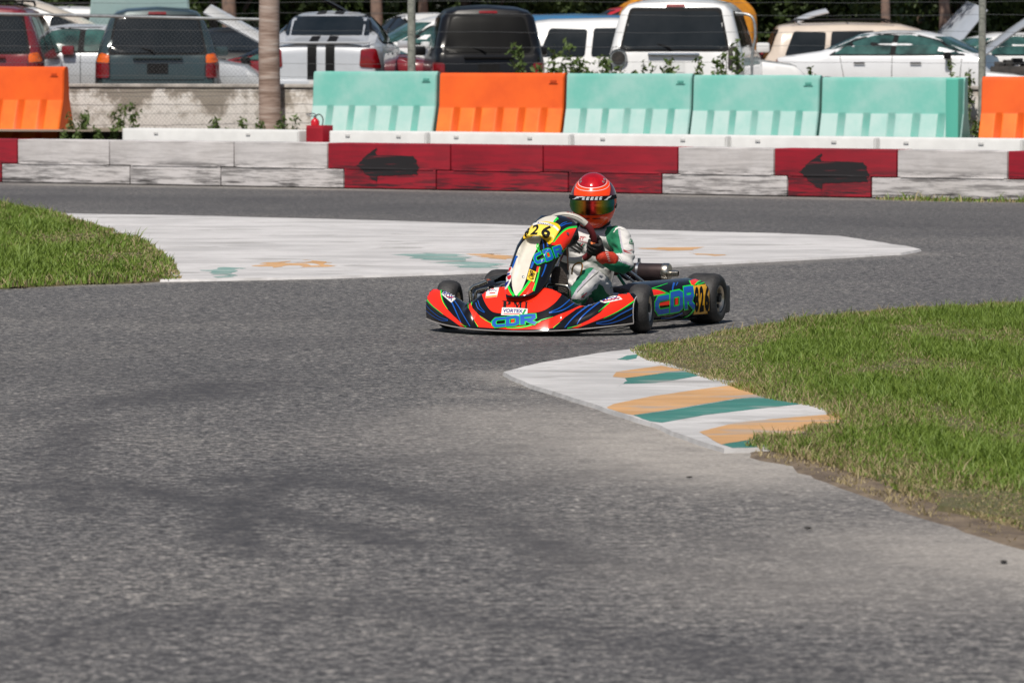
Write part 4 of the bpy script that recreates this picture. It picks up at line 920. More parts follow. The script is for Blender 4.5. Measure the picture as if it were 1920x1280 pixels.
def wheel_k(x, y, r, w_, lab=None, steer=0):
    s_ = 1 if x > 0 else -1; e = empty('wheel', (x, y, r), steer); e.parent = kart
    mb = MB(); h = w_/2
    prof = [(-h+.012,r*.52),(-h+.002,r*.60),(-h,r*.74),(-h+.006,r*.88),(-h+.022,r*.965),(-h+.045,r*.995),(0,r),(h-.045,r*.995),(h-.022,r*.965),(h-.006,r*.88),(h,r*.74),(h-.002,r*.60),(h-.012,r*.52)]
    mb.lathe(prof, axis='X', n=64); t = mb.build('tyre', mat('slick_rubber', (.016,.015,.015), .62, col2=(.034,.032,.032), scale=25, bump=.15, bscale=80), e)
    mb = MB(); q = s_*(h-.012)
    mb.lathe([(q,r*.53),(q+s_*.004,r*.50),(q-s_*.002,r*.455),(q-s_*.030,r*.42),(q-s_*.034,r*.22),(q-s_*.02,r*.19),(q-s_*.02,0)], axis='X', n=48)
    mb.lathe([(-q,r*.53),(-q-s_*.004,r*.50),(-q+s_*.01,r*.46),(q-s_*.05,r*.43)], axis='X', n=48); rim = mb.build('rim', K_rim, e)
    for k in range(3):
        a = k*2*PI/3+.4; mb = MB(); mb.lathe([(q-s_*.02,.011),(q-s_*.002,.011),(q-s_*.002,0)], c=(0, math.cos(a)*r*.30, math.sin(a)*r*.30), axis='X', n=8); mb.build('wheel_nut', K_dark, rim)
    mb = MB(); mb.lathe([(q-s_*.04,.022),(q+s_*.006,.02),(q+s_*.008,0)], axis='X', n=16); mb.build('hub', K_dark, rim)
wheel_k(.540, -.01, .13, .112, steer=R(9)); wheel_k(-.553, 0, .13, .112, steer=R(9)); wheel_k(.588, .92, .138, .185); wheel_k(-.592, .92, .138, .185)
# front fairing
ULIST = np.linspace(-1, 1, 121); FW = .585; FX = -.016
def f_top(x):
    a = abs(x); z = interp(a, [(0,.246),(.13,.244),(.18,.236),(.22,.215),(.27,.176),(.31,.152),(.34,.150),(.39,.170),(.45,.198),(.49,.212),(.55,.221),(.568,.220),(.578,.211),(.592,.190)]); return z
def f_topy(x): return interp(abs(x), [(0,-.30),(.2,-.31),(.32,-.27),(.45,-.20),(.55,-.165),(.592,-.155)])
def f_lip(x): a = abs(x)/FW; return (-.51+.30*a**2.3, .030+.036*a**2.2)
def sm(f, x, d=.022): return (f(x-d)+2*f(x)+f(x+d))/4
rows = []; nv = 34
for v in range(nv):
    t = v/(nv-1); r = []
    for u in ULIST:
        x = float(u)*FW; yl, zl_ = f_lip(x); yt, zt = sm(f_topy, x), sm(f_top, min(max(x, -.57), .57)) if abs(x) < .56 else f_top(x)
        bl = 1-.55*max(0, 1-abs(abs(x)-.33)/.09)     # scooped beside the centre hump
        hm = max(0, min(1, (.27-abs(x))/.06))      # the centre hump leans back evenly
        y = yl+(yt-yl)*t**(1.55-.5*hm); z = zl_+(zt-zl_)*(1-(1-t)**(1.35+.35*bl-.45*hm)); y -= .02*math.sin(t*PI)*bl*(1-hm)
        r.append((x+FX, y, z))
    rows.append(r)
back = [[(p[0]*.985, p[1]+.022, p[2]-.006) for p in rows[-1]], [(p[0]*.98, p[1]+.035, p[2]-.03) for p in rows[-1]], [(p[0]*.975, max(p[1]+.03, -.30), .06) for p in rows[-1]]]
low = [[(p[0]*.985, p[1]+.02, p[2]-.012) for p in rows[0]], [(p[0]*.97, p[1]+.08, p[2]+.0) for p in rows[0]]]
allr = low[::-1]+rows+back
mb = MB(); mb.grid(allr)
L_ = [r[0] for r in allr]; R_ = [r[-1] for r in allr]
for S, s_ in ((L_, -1), (R_, 1)):      # close the two ends
    c = sum((Vector(p) for p in S), Vector())/len(S); mb.add([c]+S, [((0, i+1, i+2) if s_ < 0 else (0, i+2, i+1)) for i in range(len(S)-1)])
fair = mb.build('front_fairing', K_black, kart, ang=50)
EN['cellmax'] = .08
mb = MB(); mb.tube([(p[0]*1.002, p[1]-.002, p[2]-.004) for p in rows[0]], .0032, n=6); mb.build('lower_lip', mat('lip_grey', (.30,.28,.27), .5), fair)
for side in (1,):
    mb = MB(); pts = [r[0 if side < 0 else -1] for r in rows]; mb.tube([(p[0]+side*.001, p[1], p[2]) for p in pts], .0024, n=6); mb.build('end_trim', mat('trim_pale', (.45,.43,.42), .5), fair)
fb = bvh_of([fair])
CELL = 2.4
def kd(nm, polys, m, off, par, bv, cell=CELL, inc=.00012): return decal(nm, polys, kray, bv, off, m, par, cell=cell, inc=inc, far=None)
def strip(pts, w0, w1=None, wm=None, n=5):
    """tapering stroke through pixel points, widths in px"""
    P = smooth_path([(x, y, 0) for x, y in pts], n); k = len(P); w1 = w0 if w1 is None else w1; a = []; b_ = []
    for i, p in enumerate(P):
        t = P[min(i+1, k-1)]-P[max(i-1, 0)]; t.normalize(); u = i/(k-1); w_ = (w0+(w1-w0)*u if wm is None else (w0*(1-2*u)+wm*2*u if u < .5 else wm*(2-2*u)+w1*(2*u-1)))/2
        a.append((p.x-t.y*w_, p.y+t.x*w_)); b_.append((p.x+t.y*w_, p.y-t.x*w_))
    return a+b_[::-1]
def smp(pts, n=4): return [(p.x, p.y) for p in smooth_path([(x, y, 0) for x, y in pts], n, closed=True)]
# letters of the team mark as strokes on a unit box
def box_letter(ch, w_):
    h = w_/2
    if ch == 'C': path = [(1,1-h),(.30,1-h),(h,1-h-.22),(h,.22+h),(.30,h),(1,h)]; return [('open', path)]
    if ch == 'D': path = [(h,1-h),(.68,1-h),(1-h,.78),(1-h,.22),(.68,h),(h,h)]; return [('closed', path)]
    if ch == 'R': return [('closed', [(h,1-h),(.72,1-h),(1-h,.85),(1-h,.62),(.72,.42+h*.4),(h,.42+h*.4)]), ('open', [(h,.42-h*.6),(h,0)]), ('open', [(.48,.42-h*.6),(.93,0)])]
def stroke_poly(path, w_, closed):
    P = [Vector(p) for p in path]; k = len(P); A = []; B = []
    for i in range(k):
        if closed or 0 < i < k-1:
            t1 = (P[i]-P[i-1]).normalized(); t2 = (P[(i+1) % k]-P[i]).normalized(); n1 = Vector((-t1.y, t1.x)); n2 = Vector((-t2.y, t2.x)); m_ = (n1+n2).normalized(); l_ = w_/2/max(.5, m_.dot(n1))
        else:
            t1 = (P[1]-P[0] if i == 0 else P[-1]-P[-2]).normalized(); m_ = Vector((-t1.y, t1.x)); l_ = w_/2
        A.append(tuple(P[i]+m_*l_)); B.append(tuple(P[i]-m_*l_))
    if closed: return (A, [B]) if abs(sum(A[i-1][0]*A[i][1]-A[i][0]*A[i-1][1] for i in range(k))) > abs(sum(B[i-1][0]*B[i][1]-B[i][0]*B[i-1][1] for i in range(k))) else (B, [A])
    return A+B[::-1]
def cdr(quads, par, bv, off, w_=.30, grow=.13, redD=True):
    for ch, q in zip('CDR', quads):
        mp_ = quadmap(q); g = []; b_ = []
        for kind, path in box_letter(ch, w_):
            cl = kind == 'closed'; ext = path
            if not cl:      # the outline also runs past the stroke ends
                p0, p1, pn, pm = Vector(path[0]), Vector(path[1]), Vector(path[-1]), Vector(path[-2]); ext = [tuple(p0+(p0-p1).normalized()*grow*.5)]+path[1:-1]+[tuple(pn+(pn-pm).normalized()*grow*.5)]
            for lst, pp, ww in ((g, ext, w_+grow), (b_, path, w_)):
                sp = stroke_poly(pp, ww, cl); lst.append(([mp_(*p) for p in sp[0]], [[mp_(*p) for p in sp[1][0]]]) if isinstance(sp, tuple) else [mp_(*p) for p in sp])
        kd('mark_outline', g, K_green, off, par, bv, inc=.0002); kd('mark_letter', b_, K_blue, off+.0012, par, bv, inc=.0002)
        if redD and ch in 'D': kd('mark_centre', [[mp_(*p) for p in ((.40,.34),(.62,.34),(.62,.66),(.40,.66))]], K_red, off, par, bv)
def word(s, q, m, off, par, bv, nm='lettering', bold=.02, rayf=None, cell=None):
    V, Fs = text_tris(s, bold); mp_ = quadmap(q); return decal(nm, None, rayf or kray, bv, off, m, par, cell=cell or CELL, tris=([mp_(*v) for v in V], Fs))
def serif_pmi(q, par, bv, off):
    mp_ = quadmap(q); P = []
    P += [([(0,0),(.27,0),(.27,.06),(.20,.10),(.20,.42),(.30,.42),(.38,.52),(.40,.72),(.37,.92),(.28,1),(0,1),(0,.94),(.06,.90),(.06,.10),(0,.06)], [[(.20,.52),(.20,.90),(.25,.90),(.28,.80),(.28,.62),(.25,.52)]])]
    P += [[(.48,0),(.60,0),(.60,.06),(.56,.10),(.56,.70),(.66,.05),(.70,.05),(.79,.72),(.79,.10),(.75,.06),(.75,0),(.93-.02,0),(.91,.06),(.87,.10),(.87,.90),(.91,.94),(.91,1),(.78,1),(.70,.38),(.62,1),(.48,1),(.48,.94),(.53,.90),(.53,.10),(.48,.06)]]
    P += [[(1.0,0),(1.16,0),(1.16,.06),(1.12,.10),(1.12,.90),(1.16,.94),(1.16,1),(1.0,1),(1.0,.94),(1.04,.90),(1.04,.10),(1.0,.06)]]
    out = []
    for p in P:
        f = lambda l: [mp_(x/1.16, y) for x, y in l]
        out.append((f(p[0]), [f(h) for h in p[1]]) if isinstance(p, tuple) else f(p))
    kd('lettering', out, K_ink, off, par, bv)
# paint scheme traced on the fairing
kd('graphic_red', [smp(A1((985,380),(1030,338),(1200,330),(1500,330))+A3((60,315),(300,325),(385,338),(438,368),(415,430),(320,545),(170,650),(20,688))+A1((1650,755),(1350,762),(1200,748),(1120,700),(1050,600),(1005,490)), 3)], K_red, .0012, fair, fb)
kd('graphic_red', [A1((62,500),(130,450),(150,372),(310,370),(350,560),(420,690),(520,800),(730,985),(645,978),(480,860),(300,740),(170,620),(75,520))], K_red, .0012, fair, fb)
kd('graphic_red', [A1((772,585),(812,585),(835,680),(935,785),(1150,925),(1450,975),(1800,960))+A3((40,850),(250,775),(560,650),(740,566),(800,572),(640,640),(470,760),(300,918),(0,940))+A1((1500,1030),(930,988),(865,870),(785,690))], K_red, .0012, fair, fb)
kd('graphic_red', [A3((555,922),(660,918),(900,825),(1100,745),(1290,655),(1515,518),(1500,480),(1440,400),(1390,388),(1275,386),(1240,480),(1130,545),(1000,690),(830,800),(700,860))], K_red, .0012, fair, fb)
kd('graphic_green', [strip(A1((70,492),(110,560),(200,655),(360,780)), 3.6, .5), strip(A1((322,372),(330,480),(365,590),(435,700)), 3.2, .6), strip(A1((765,585),(768,630),(775,690)), 1.4, .6), strip(A1((830,585),(820,640)), 2.2, .8),
    strip(A1((960,808),(1060,880),(1170,930)), .9, 1.6), strip(A1((1400,1000),(1600,1000),(1800,955),(1920,905))+A3((130,800),(300,752)), 1.5, .5, 3.5), strip(A1((870,890),(930,985)), .4, 1.6), strip(A1((640,930),(740,982)), .5, 1.6),
    strip(A3((1512,515),(1400,590),(1250,680),(1050,775)), 3.2, .5), strip(A3((1140,540),(1070,600),(975,680)), 2.4, .5), strip(A3((1270,388),(1240,420)), 3, 2), strip(A3((400,835),(300,918)), .5, 1.5), strip(A3((720,868),(510,922)), .5, 1.5)], K_green, .0022, fair, fb, cell=2.4)
kd('graphic_blue', [strip(A1((82,625),(160,710),(300,820),(438,868)), .9, 1.2), strip(A1((80,715),(200,810),(330,875),(440,880)), .9, 1.2), strip(A1((498,585),(570,740),(655,915)), 2.4, 1.2), strip(A1((530,545),(650,720),(730,860),(800,975)), 1.8, 1.2),
    strip(A1((892,590),(925,680),(1035,755)), 1.5, 1.0), strip(A1((925,555),(960,650),(1040,745)), 1.5, .8), strip(A3((235,690),(400,620),(550,492)), 1.5, 1.8), strip(A3((235,698),(430,660),(620,542)), 1.5, 1.8),
    strip(A3((1490,618),(1300,715),(1150,800),(940,842)), 2.2, 1.2), strip(A3((1500,705),(1300,800),(1100,855),(940,852)), 1.6, 1.0), strip(A3((470,912),(600,765),(800,610),(965,515)), 1.6, 3.2), strip(A3((655,862),(720,765),(860,640),(1000,535)), 1.6, 2.4)], K_blue, .0020, fair, fb, cell=2.4)
kd('sticker', [A1((398,378),(560,455),(528,500),(562,530),(488,594),(328,455))], K_white, .0026, fair, fb, cell=2.4); word('ROX', A1((385,395),(545,500),(492,570),(345,455)), K_navy, .0036, fair, fb, bold=.03)
kd('sticker_slash', [A1((372,462),(385,470),(440,498),(520,508),(525,520),(440,512))], K_srd, .0044, fair, fb, cell=2.4)
kd('sticker', [A3((966,486),(1050,462),(1150,452),(1170,415),(1220,440),(1290,450),(1336,492),(1072,550),(1010,530))], K_white, .0026, fair, fb, cell=2.4); word('ROX', A3((1010,482),(1270,448),(1290,492),(1050,532)), K_navy, .0036, fair, fb, bold=.03)
kd('sticker_slash', [A3((1050,520),(1180,492),(1290,470),(1300,478),(1180,504),(1060,530))], K_srd, .0044, fair, fb, cell=2.4)
kd('sticker', [A1((1072,350),(1275,346),(1238,496),(1055,518))], K_white, .0026, fair, fb, cell=2.4); kd('sticker_script', [strip(A1((1092,380),(1120,400),(1150,378)), .9, .7), strip(A1((1150,402),(1175,380),(1190,402)), .9, .7), strip(A1((1200,378),(1215,400),(1240,392)), .9, .5)], K_navy, .0036, fair, fb)
kd('sticker_bar', [A1((1065,490),(1240,470),(1234,492),(1058,514))], mat('sticker_orange', (.8,.28,.01), .4), .0036, fair, fb, cell=2.4); kd('sticker_bar', [A1((1120,430),(1215,425),(1212,440),(1118,445))], K_srd, .0036, fair, fb, cell=2.4)
serif_pmi(A1((1322,556),(1752,578),(1742,690),(1318,672)), fair, fb, .0026)
kd('sticker', [A1((1325,672),(1540,676),(1742,694),(1735,812),(1520,802),(1308,796))], K_white, .0036, fair, fb, cell=2.4); word('VORTEX', A1((1345,692),(1665,706),(1660,762),(1332,752)), K_navy, .0046, fair, fb, bold=.03)
kd('sticker_bar', [A1((1350,768),(1630,776),(1628,787),(1348,780))], K_srd, .0046, fair, fb, cell=2.4); kd('sticker_bar', [A1((1690,704),(1725,708),(1680,780),(1650,778))], K_dgreen, .0046, fair, fb, cell=2.4)
cdr([A1((1165,850),(1385,830),(1375,985),(1165,1005)), A1((1390,828),(1610,800),(1605,965),(1385,985)), A1((1620,798),(1870,775),(1890,935),(1625,955))], fair, fb, .0050, w_=.27)

# nose panel
NL = [(.18,.035),(.196,.072),(.215,.092),(.26,.110),(.31,.118),(.36,.116),(.41,.114),(.46,.112),(.50,.098),(.535,.083),(.565,.070),(.59,.058),(.61,.048),(.62,.035)]
NR = [(.199,-.406,.030,.012),(.206,-.402,.068,.026),(.220,-.392,.094,.045),(.26,-.362,.112,.062),(.31,-.325,.120,.075),(.36,-.290,.128,.088),(.41,-.255,.142,.105),(.46,-.220,.160,.125),(.50,-.190,.174,.145),(.535,-.155,.178,.160),(.562,-.110,.158,.160),(.585,-.060,.130,.125),(.602,-.010,.100,.08),(.612,.030,.060,.04)]
zz = [n_[0] for n_ in NR]; rows = []
path = smooth_path([Vector((a, b_, c)) for a, b_, c, d in NR], 4); path2 = smooth_path([Vector((d, 0, 0)) for a, b_, c, d in NR], 4)
UN = np.linspace(-1, 1, 41)
for p, q in zip(path, path2):
    z, yc, w_, bk = p.x, p.y, p.z, q.x; r = []
    chw = interp(z, [(.19,.05),(.22,.26),(.30,.34),(.42,.40),(.47,.42),(.50,.42)]); ch = interp(z, [(.19,0),(.24,.010),(.36,.022),(.46,.060),(.499,.080),(.505,0)])
    if .60 > z > .505: ch = 0
    for u in UN:
        u = float(u); y = yc+bk*abs(u)**1.9*(.8 if u < 0 else 1)-.012*max(0, 1-u*u); x = (w_ if u > 0 else interp(z, NL))*math.sin(u*PI/2*.92)/math.sin(PI/2*.92)
        if abs(u) < chw: y += ch*(1-(abs(u)/chw)**4)
        r.append((x, y, z))
    rows.append(r)
mb = MB(); mb.grid(rows); bk_ = [[(p[0]*.97, p[1]+.012, p[2]-.002) for p in r][::-1] for r in rows]; mb.grid(bk_)
mb.grid([[r[0] for r in rows], [r[-1] for r in bk_]]); mb.grid([[r[-1] for r in rows], [r[0] for r in bk_]][::-1]); mb.grid([rows[0], bk_[0][::-1]][::-1]); mb.grid([rows[-1], bk_[-1][::-1]])
nose = mb.build('nose_panel', K_black, kart, ang=60); nb = bvh_of([nose])
kd('ivory_channel', [smp(A2((352,438),(400,415),(450,402),(520,402),(545,425),(520,500),(440,660),(395,800),(350,950),(300,1060),(245,1120),(208,1060),(192,950),(200,800),(235,660),(290,520)), 3)], K_ivory, .0022, nose, nb, cell=3)
kd('graphic_red', [A2((968,300),(880,485),(842,565),(800,570),(745,515),(660,505),(720,430),(820,340),(900,300))], K_red, .0012, nose, nb, cell=2.5)
kd('graphic_red', [A2((412,945),(465,962),(445,1065),(385,1098),(275,1118),(345,1040)), A2((90,1050),(150,1015),(215,1115),(150,1110),(100,1085)), A2((480,830),(495,768),(532,772),(505,838))], K_red, .0012, nose, nb, cell=2.5)
kd('graphic_green', [strip(A2((690,475),(770,375),(860,310),(970,292)), 2.2, 3.8), strip(A2((148,1000),(180,1070),(218,1118)), 3.8, 4.5), strip(A2((412,935),(340,1030),(265,1115)), 4.5, 4.2), strip(A2((525,775),(498,900),(448,1060)), 2.0, 4.2), strip(A2((500,490),(490,540),(515,590)), 2.2, 1.6),
    strip(A2((505,490),(515,540),(518,590)), 1.6, 1.0), strip(A2((95,985),(100,1060)), 1.5, 2.5), strip(A2((690,240),(720,205),(745,190)), 2, 5), strip(A2((795,580),(850,545)), 2, 2)], K_green, .0020, nose, nb, cell=2.5)
kd('graphic_blue', [strip(A2((762,282),(800,250),(850,235)), 2, 1), strip(A2((780,285),(840,258),(910,248)), 2, 1), strip(A2((550,430),(570,500),(575,560)), 2.4, 2), strip(A2((615,480),(625,530)), 2.4, 2), strip(A2((600,740),(575,820),(545,890)), 3, 1.4), strip(A2((450,710),(420,790)), 5, 3), strip(A2((250,640),(215,740),(200,790)), 4, 2)], K_blue, .0018, nose, nb, cell=2.5)
kd('ivory_top', [smp(A2((485,238),(560,185),(650,160),(715,165),(738,190),(700,238),(600,228)), 3)], K_ivory, .0016, nose, nb, cell=2.5)
pl = [smp(A2((328,434),(366,338),(425,264),(520,238),(600,230),(720,250),(772,300),(740,370),(650,502),(590,452),(520,410),(440,400)), 3)]
kd('number_plate', pl, K_yel, .0026, nose, nb, cell=2.5)
kd('number_plate_field', [A2((352,420),(430,285),(600,262),(700,300),(742,348),(700,415),(640,470),(590,430),(520,396),(430,392))], K_yel2, .0034, nose, nb, cell=2.5)
kd('plate_band', [strip(A2((440,272),(520,252),(620,262),(700,295),(748,340)), 3.8, 3.8)], K_white, .0042, nose, nb, cell=2.5)
word('AVANTO', A2((500,240),(690,272),(684,296),(495,262)), K_navy, .0052, nose, nb, bold=.0, cell=4)
word('8', A2((352,345),(418,295),(392,385),(345,420)), K_ink, .0046, nose, nb, 'race_number', bold=.03, cell=3)
word('2', A2((455,275),(530,268),(495,388),(412,392)), K_ink, .0046, nose, nb, 'race_number', bold=.03, cell=3)
word('6', A2((578,275),(685,290),(632,430),(528,395)), K_ink, .0046, nose, nb, 'race_number', bold=.035, cell=2)
kd('sticker', [A2((402,798),(488,835),(456,955),(370,920))], K_yel, .0026, nose, nb, cell=2.5); word('OMP', A2((385,900),(410,808),(480,838),(448,935)), K_ink, .0036, nose, nb, bold=.02, cell=3)
kd('sticker', [smp(A2((110,890),(150,790),(190,772),(203,800),(190,850),(185,930),(130,1035),(102,1025)), 2)], K_white, .0026, nose, nb, cell=2.5)
kd('sticker_patch', [smp(A2((130,830),(160,785),(190,780),(165,830)),2), smp(A2((140,890),(185,870),(180,915),(150,925)),2)], K_srd, .0034, nose, nb, cell=2.5); kd('sticker_patch', [smp(A2((115,880),(130,850),(180,850),(140,880)),2), smp(A2((110,980),(150,940),(160,950),(120,1010)),2)], K_navy, .0034, nose, nb, cell=2.5)
cdr([A2((440,640),(538,590),(585,708),(480,757)), A2((562,582),(648,545),(690,675),(600,712)), A2((672,540),(765,505),(812,612),(708,662))], nose, nb, .0046, w_=.27, grow=.11)
for pt in ((855,375),(330,895)):
    px, py = A2(pt)[0]; o_, d_ = kray(px, py); h = nb.ray_cast(o_, d_)
    if h[0]: mb = MB(); mb.lathe([(0,.008),(.004,.007),(.005,0)], axis='Z', n=14); b = mb.build('bolt', K_alu, nose); b.location = h[0]+h[1]*.003; b.rotation_euler = h[1].to_track_quat('Z', 'Y').to_euler()

# side pods
def pod(s_):
    rows = []; Y0, Y1 = .17, .80
    prof = [(-.16,.045),(-.06,.045),(-.025,.055),(-.006,.080),(0,.12),(-.002,.165),(-.014,.20),(-.038,.228),(-.075,.243),(-.14,.250)]
    for i in range(41):
        t = i/40; y = Y0+(Y1-Y0)*t; xo = .512+.150*min(1, t*1.15)**1.05; e = max(0, 1-t/.10); e2 = .4*max(0, 1-(1-t)/.03); zt = 1+.03*t-.10*e; r = []
        for dx, z in prof: r.append((s_*(xo+dx-.05*e*e-.02*e2*e2), y, .05+(z-.05)*zt*(1-.03*e2)))
        rows.append(r if s_ < 0 else r[::-1])
    mb = MB(); mb.grid(rows)
    for rr, fl in ((rows[0], 0), (rows[-1], 1)):
        c = sum((Vector(p) for p in rr), Vector())/len(rr); mb.add([c]+rr, [((0, i+1, i+2) if fl else (0, i+2, i+1)) for i in range(len(rr)-1)])
    o = mb.build('side_pod', K_black, kart, ang=50)
    mb = MB(); mb.tube([(s_*(.47+.11*t/12), Y0+.02+(Y1-Y0-.04)*t/12, .045) for t in range(13)], .010, n=8); mb.build('pod_bar', K_steel, o); return o
podL = pod(1); podR = pod(-1); pb = bvh_of([podL]); pr = bvh_of([podR])
kd('graphic_red', [A4((430,588),(520,592),(645,640),(440,672)), A4((935,480),(1000,452),(1095,450),(1015,530),(968,538))], K_red, .0012, podL, pb)
kd('graphic_green', [strip(A4((430,578),(540,592),(665,642)), 1.2, 1.6), strip(A4((430,682),(560,655),(660,632)), 1.4, 1.0), strip(A4((940,470),(955,510),(975,545)), 2.4, 1.0), strip(A4((1130,455),(1060,490),(1012,530)), 3.4, 2.0), strip(A4((1205,480),(1130,500),(1040,528)), 2.0, 2.4), strip(A4((440,575),(560,540),(650,510)), 1.4, .8), strip(A4((850,965),(930,930),(990,870)), .8, 3)], K_green, .0020, podL, pb, cell=3)
kd('graphic_blue', [strip(A4((740,500),(720,560),(715,620)), 4, 2), strip(A4((560,968),(700,960),(850,900)), 1, 2.5), strip(A4((790,495),(760,540)), 2, 1)], K_blue, .0018, podL, pb, cell=3)
kd('number_plate', [A4((972,545),(1205,512),(1205,905),(992,918),(1025,800),(1018,680))], mat('plate_amber', (.72,.36,.01), .4, coat=.3), .0022, podL, pb, cell=3)
for ch, q in (('8', ((1005,560),(1062,548),(1062,880),(1010,895))), ('2', ((1072,548),(1128,540),(1130,878),(1072,888))), ('6', ((1140,538),(1200,530),(1200,875),(1142,880)))): word(ch, A4(*q), K_ink, .0034, podL, pb, 'race_number', bold=.05, cell=3)
cdr([A4((475,690),(665,655),(665,900),(480,930)), A4((685,625),(850,590),(850,870),(680,900)), A4((858,560),(985,540),(1015,830),(875,850))], podL, pb, .0026, w_=.27, grow=.12)
kd('mark_fill', [A4((520,775),(685,735),(685,790),(515,808))], K_red, .0022, podL, pb)
kd('graphic_red', [AZ((350,680),(405,675),(412,690),(365,705))], K_red, .0012, podR, pr); kd('graphic_green', [strip(AZ((275,720),(330,700),(365,685)), 1.4, 3), strip(AZ((275,740),(300,770),(300,790)), 1, 1.5), strip(AZ((290,720),(285,755)), .8, .8)], K_green, .0018, podR, pr, cell=4)
# frame, tubes, floor, axle
def ktube(nm, pts, r, m=None, n=10, par=None, sm_=5):
    mb = MB(); mb.tube(smooth_path(pts, sm_), r, n=n); return mb.build(nm, m or K_steel, par or kart)
for s_ in (1, -1):
    ktube('frame_rail', [(s_*.20,-.38,.07),(s_*.24,-.1,.06),(s_*.30,.25,.055),(s_*.27,.62,.06),(s_*.26,1.06,.085)], .015)
    ktube('pod_hoop', [(s_*.30,.22,.06),(s_*.46,.24,.10),(s_*.47,.30,.20),(s_*.47,.66,.21),(s_*.46,.74,.10),(s_*.30,.76,.06)], .011)
    ktube('steering_rod', [(s_*.05,.06,.13),(s_*.43,.03,.12)], .006, K_alu)
    ktube('stub_axle', [(s_*.36,0,.12),(s_*.50,0,.13)], .014, K_alu)
    mb = MB(); mb.box((s_*.39, .0, .12), (.05,.05,.14), bev=.008); mb.build('axle_yoke', K_alu, kart)
ktube('fairing_hoop', [kl(*AZ(p)[0], -.16) for p in ((322,850),(318,800),(316,760),(335,735),(370,722),(412,705))], .011)
ktube('fairing_hoop', [kl(*AZ(p)[0], -.12) for p in ((345,860),(345,800),(352,765),(380,752),(420,745))], .009)
ktube('front_crossbar', [(-.36,0,.06),(.36,0,.06)], .015); ktube('front_hoop', [(-.26,-.06,.07),(-.265,-.07,.20),(-.22,-.075,.232),(-.05,-.075,.235)], .012, K_steel)
mb = MB(); mb.box((0,.1,.045), (.50,.85,.005)); mb.build('floor_tray', K_alu, kart)
ktube('rear_axle', [(-.53,.92,.138),(.53,.92,.138)], .020, K_alu)
ktube('steering_column', [(.0,-.04,.10),(.01,.22,.43)], .010, K_steel)
# rear bumper
mb = MB(); mb.box((0,1.105,.125), (1.24,.08,.12), bev=.035); rb = mb.build('rear_bumper', K_dark, kart)
for s_ in (1,-1): mb = MB(); mb.box((s_*.640,1.075,.125), (.045,.13,.155), bev=.02); mb.build('bumper_end', K_dark, rb)
# pedals seen from the front, brake reservoir
for s_, nm in ((1, 'brake_pedal'), (-1, 'throttle_pedal')):
    ktube(nm, [(s_*.06,-.16,.06),(s_*.065,-.165,.20),(s_*.075,-.17,.247),(s_*.10,-.17,.255),(s_*.165,-.17,.252),(s_*.19,-.17,.242),(s_*.197,-.165,.20),(s_*.185,-.16,.10)], .0085, sm_=4)
# engine side: radiator-like block, exhaust
ex0 = kl(*AZ((1215,650))[0], 1.0); ex1 = kl(*AZ((1478,650))[0], 1.0); ex0.z = ex1.z = (ex0.z+ex1.z)/2; rr = .049
mb = MB(); q = ex1-ex0; mb.lathe([(-.04,.02),(0,rr*.9),(.01,rr),(q.x-.040,rr),(q.x-.039,rr)], c=ex0, axis='X', n=36); sil = mb.build('exhaust_silencer', mat('heat_brown', (.058,.038,.038), .42, .5, col2=(.035,.026,.028), scale=10), kart)
mb = MB(); mb.lathe([(q.x-.041,rr+.0015),(q.x-.037,rr+.002),(q.x-.012,rr+.002),(q.x-.004,rr-.004),(q.x-.002,rr*.55),(q.x-.002,0)], c=ex0, axis='X', n=36); mb.build('end_cap', mat('cap_steel', (.60,.55,.47), .28, 1.0), sil)
mb = MB(); mb.lathe([(q.x-.01,.017),(q.x+.045,.017),(q.x+.045,.013),(q.x+.0,.013)], c=ex0+Vector((0,0,-.006)), axis='X', n=20); mb.build('tail_pipe', K_steel, sil)
mb = MB(); mb.lathe([(q.x*.28,rr+.001),(q.x*.28,rr+.004),(q.x*.28+.014,rr+.004),(q.x*.28+.014,rr+.001)], c=ex0, axis='X', n=30); mb.box(ex0+Vector((q.x*.28+.007,0,rr+.012)), (.012,.02,.03), bev=.002); mb.build('clamp', K_alu, sil)
ktube('exhaust_bend', [ex0+Vector((-.03,0,0)),(.0,.98,.27),(-.12,.90,.24),(-.22,.80,.20)], .024, mat('rusty_pipe', (.16,.09,.06), .55, .6))
mb = MB(); mb.box((-.32,.72,.17), (.16,.20,.20), bev=.02)
for k in range(7): mb.box((-.32,.72,.28+.014*k), (.15-.002*k,.17,.006), bev=.001)
mb.build('engine', mat('engine_cast', (.20,.20,.20), .5, .6, var=.4, scale=20), kart)
# seat
rows = []
for v in range(15):
    t = v/14; y = .34+.36*t**.8+.05*t*t; z = .10+ .0*t if t < .45 else .10+((t-.45)/.55)**1.5*.30; w_ = .15+.03*math.sin(t*PI); r = []
    if t < .45: z = .10-.02*math.sin(t/.45*PI)
    for u in np.linspace(-1, 1, 15): u = float(u); r.append((w_*u*1.02, y+(.0 if t < .45 else -.07*abs(u)**3), z+.13*abs(u)**3.2*(1-.3*t)))
    rows.append(r)
mb = MB(); mb.grid(rows); seat = mb.build('seat', mat('seat_grey', (.12,.12,.125), .5, var=.3, scale=20), kart); sm_ = seat.modifiers.new('s', 'SOLIDIFY'); sm_.thickness = .008
for a, b_ in (((1190,650),(1300,735)), ((1235,640),(1365,740))):
    p, q = kl(*AZ(a)[0], .80), kl(*AZ(b_)[0], .92); ktube('seat_stay', [p, q], .0075, mat('stay_steel', (.45,.50,.56), .35, .9))
ktube('seat_strut', [kl(*AZ((1175,670))[0], .62), kl(*AZ((1225,745))[0], .50)], .009, mat('green_metal', (.01,.16,.07), .35, .3))
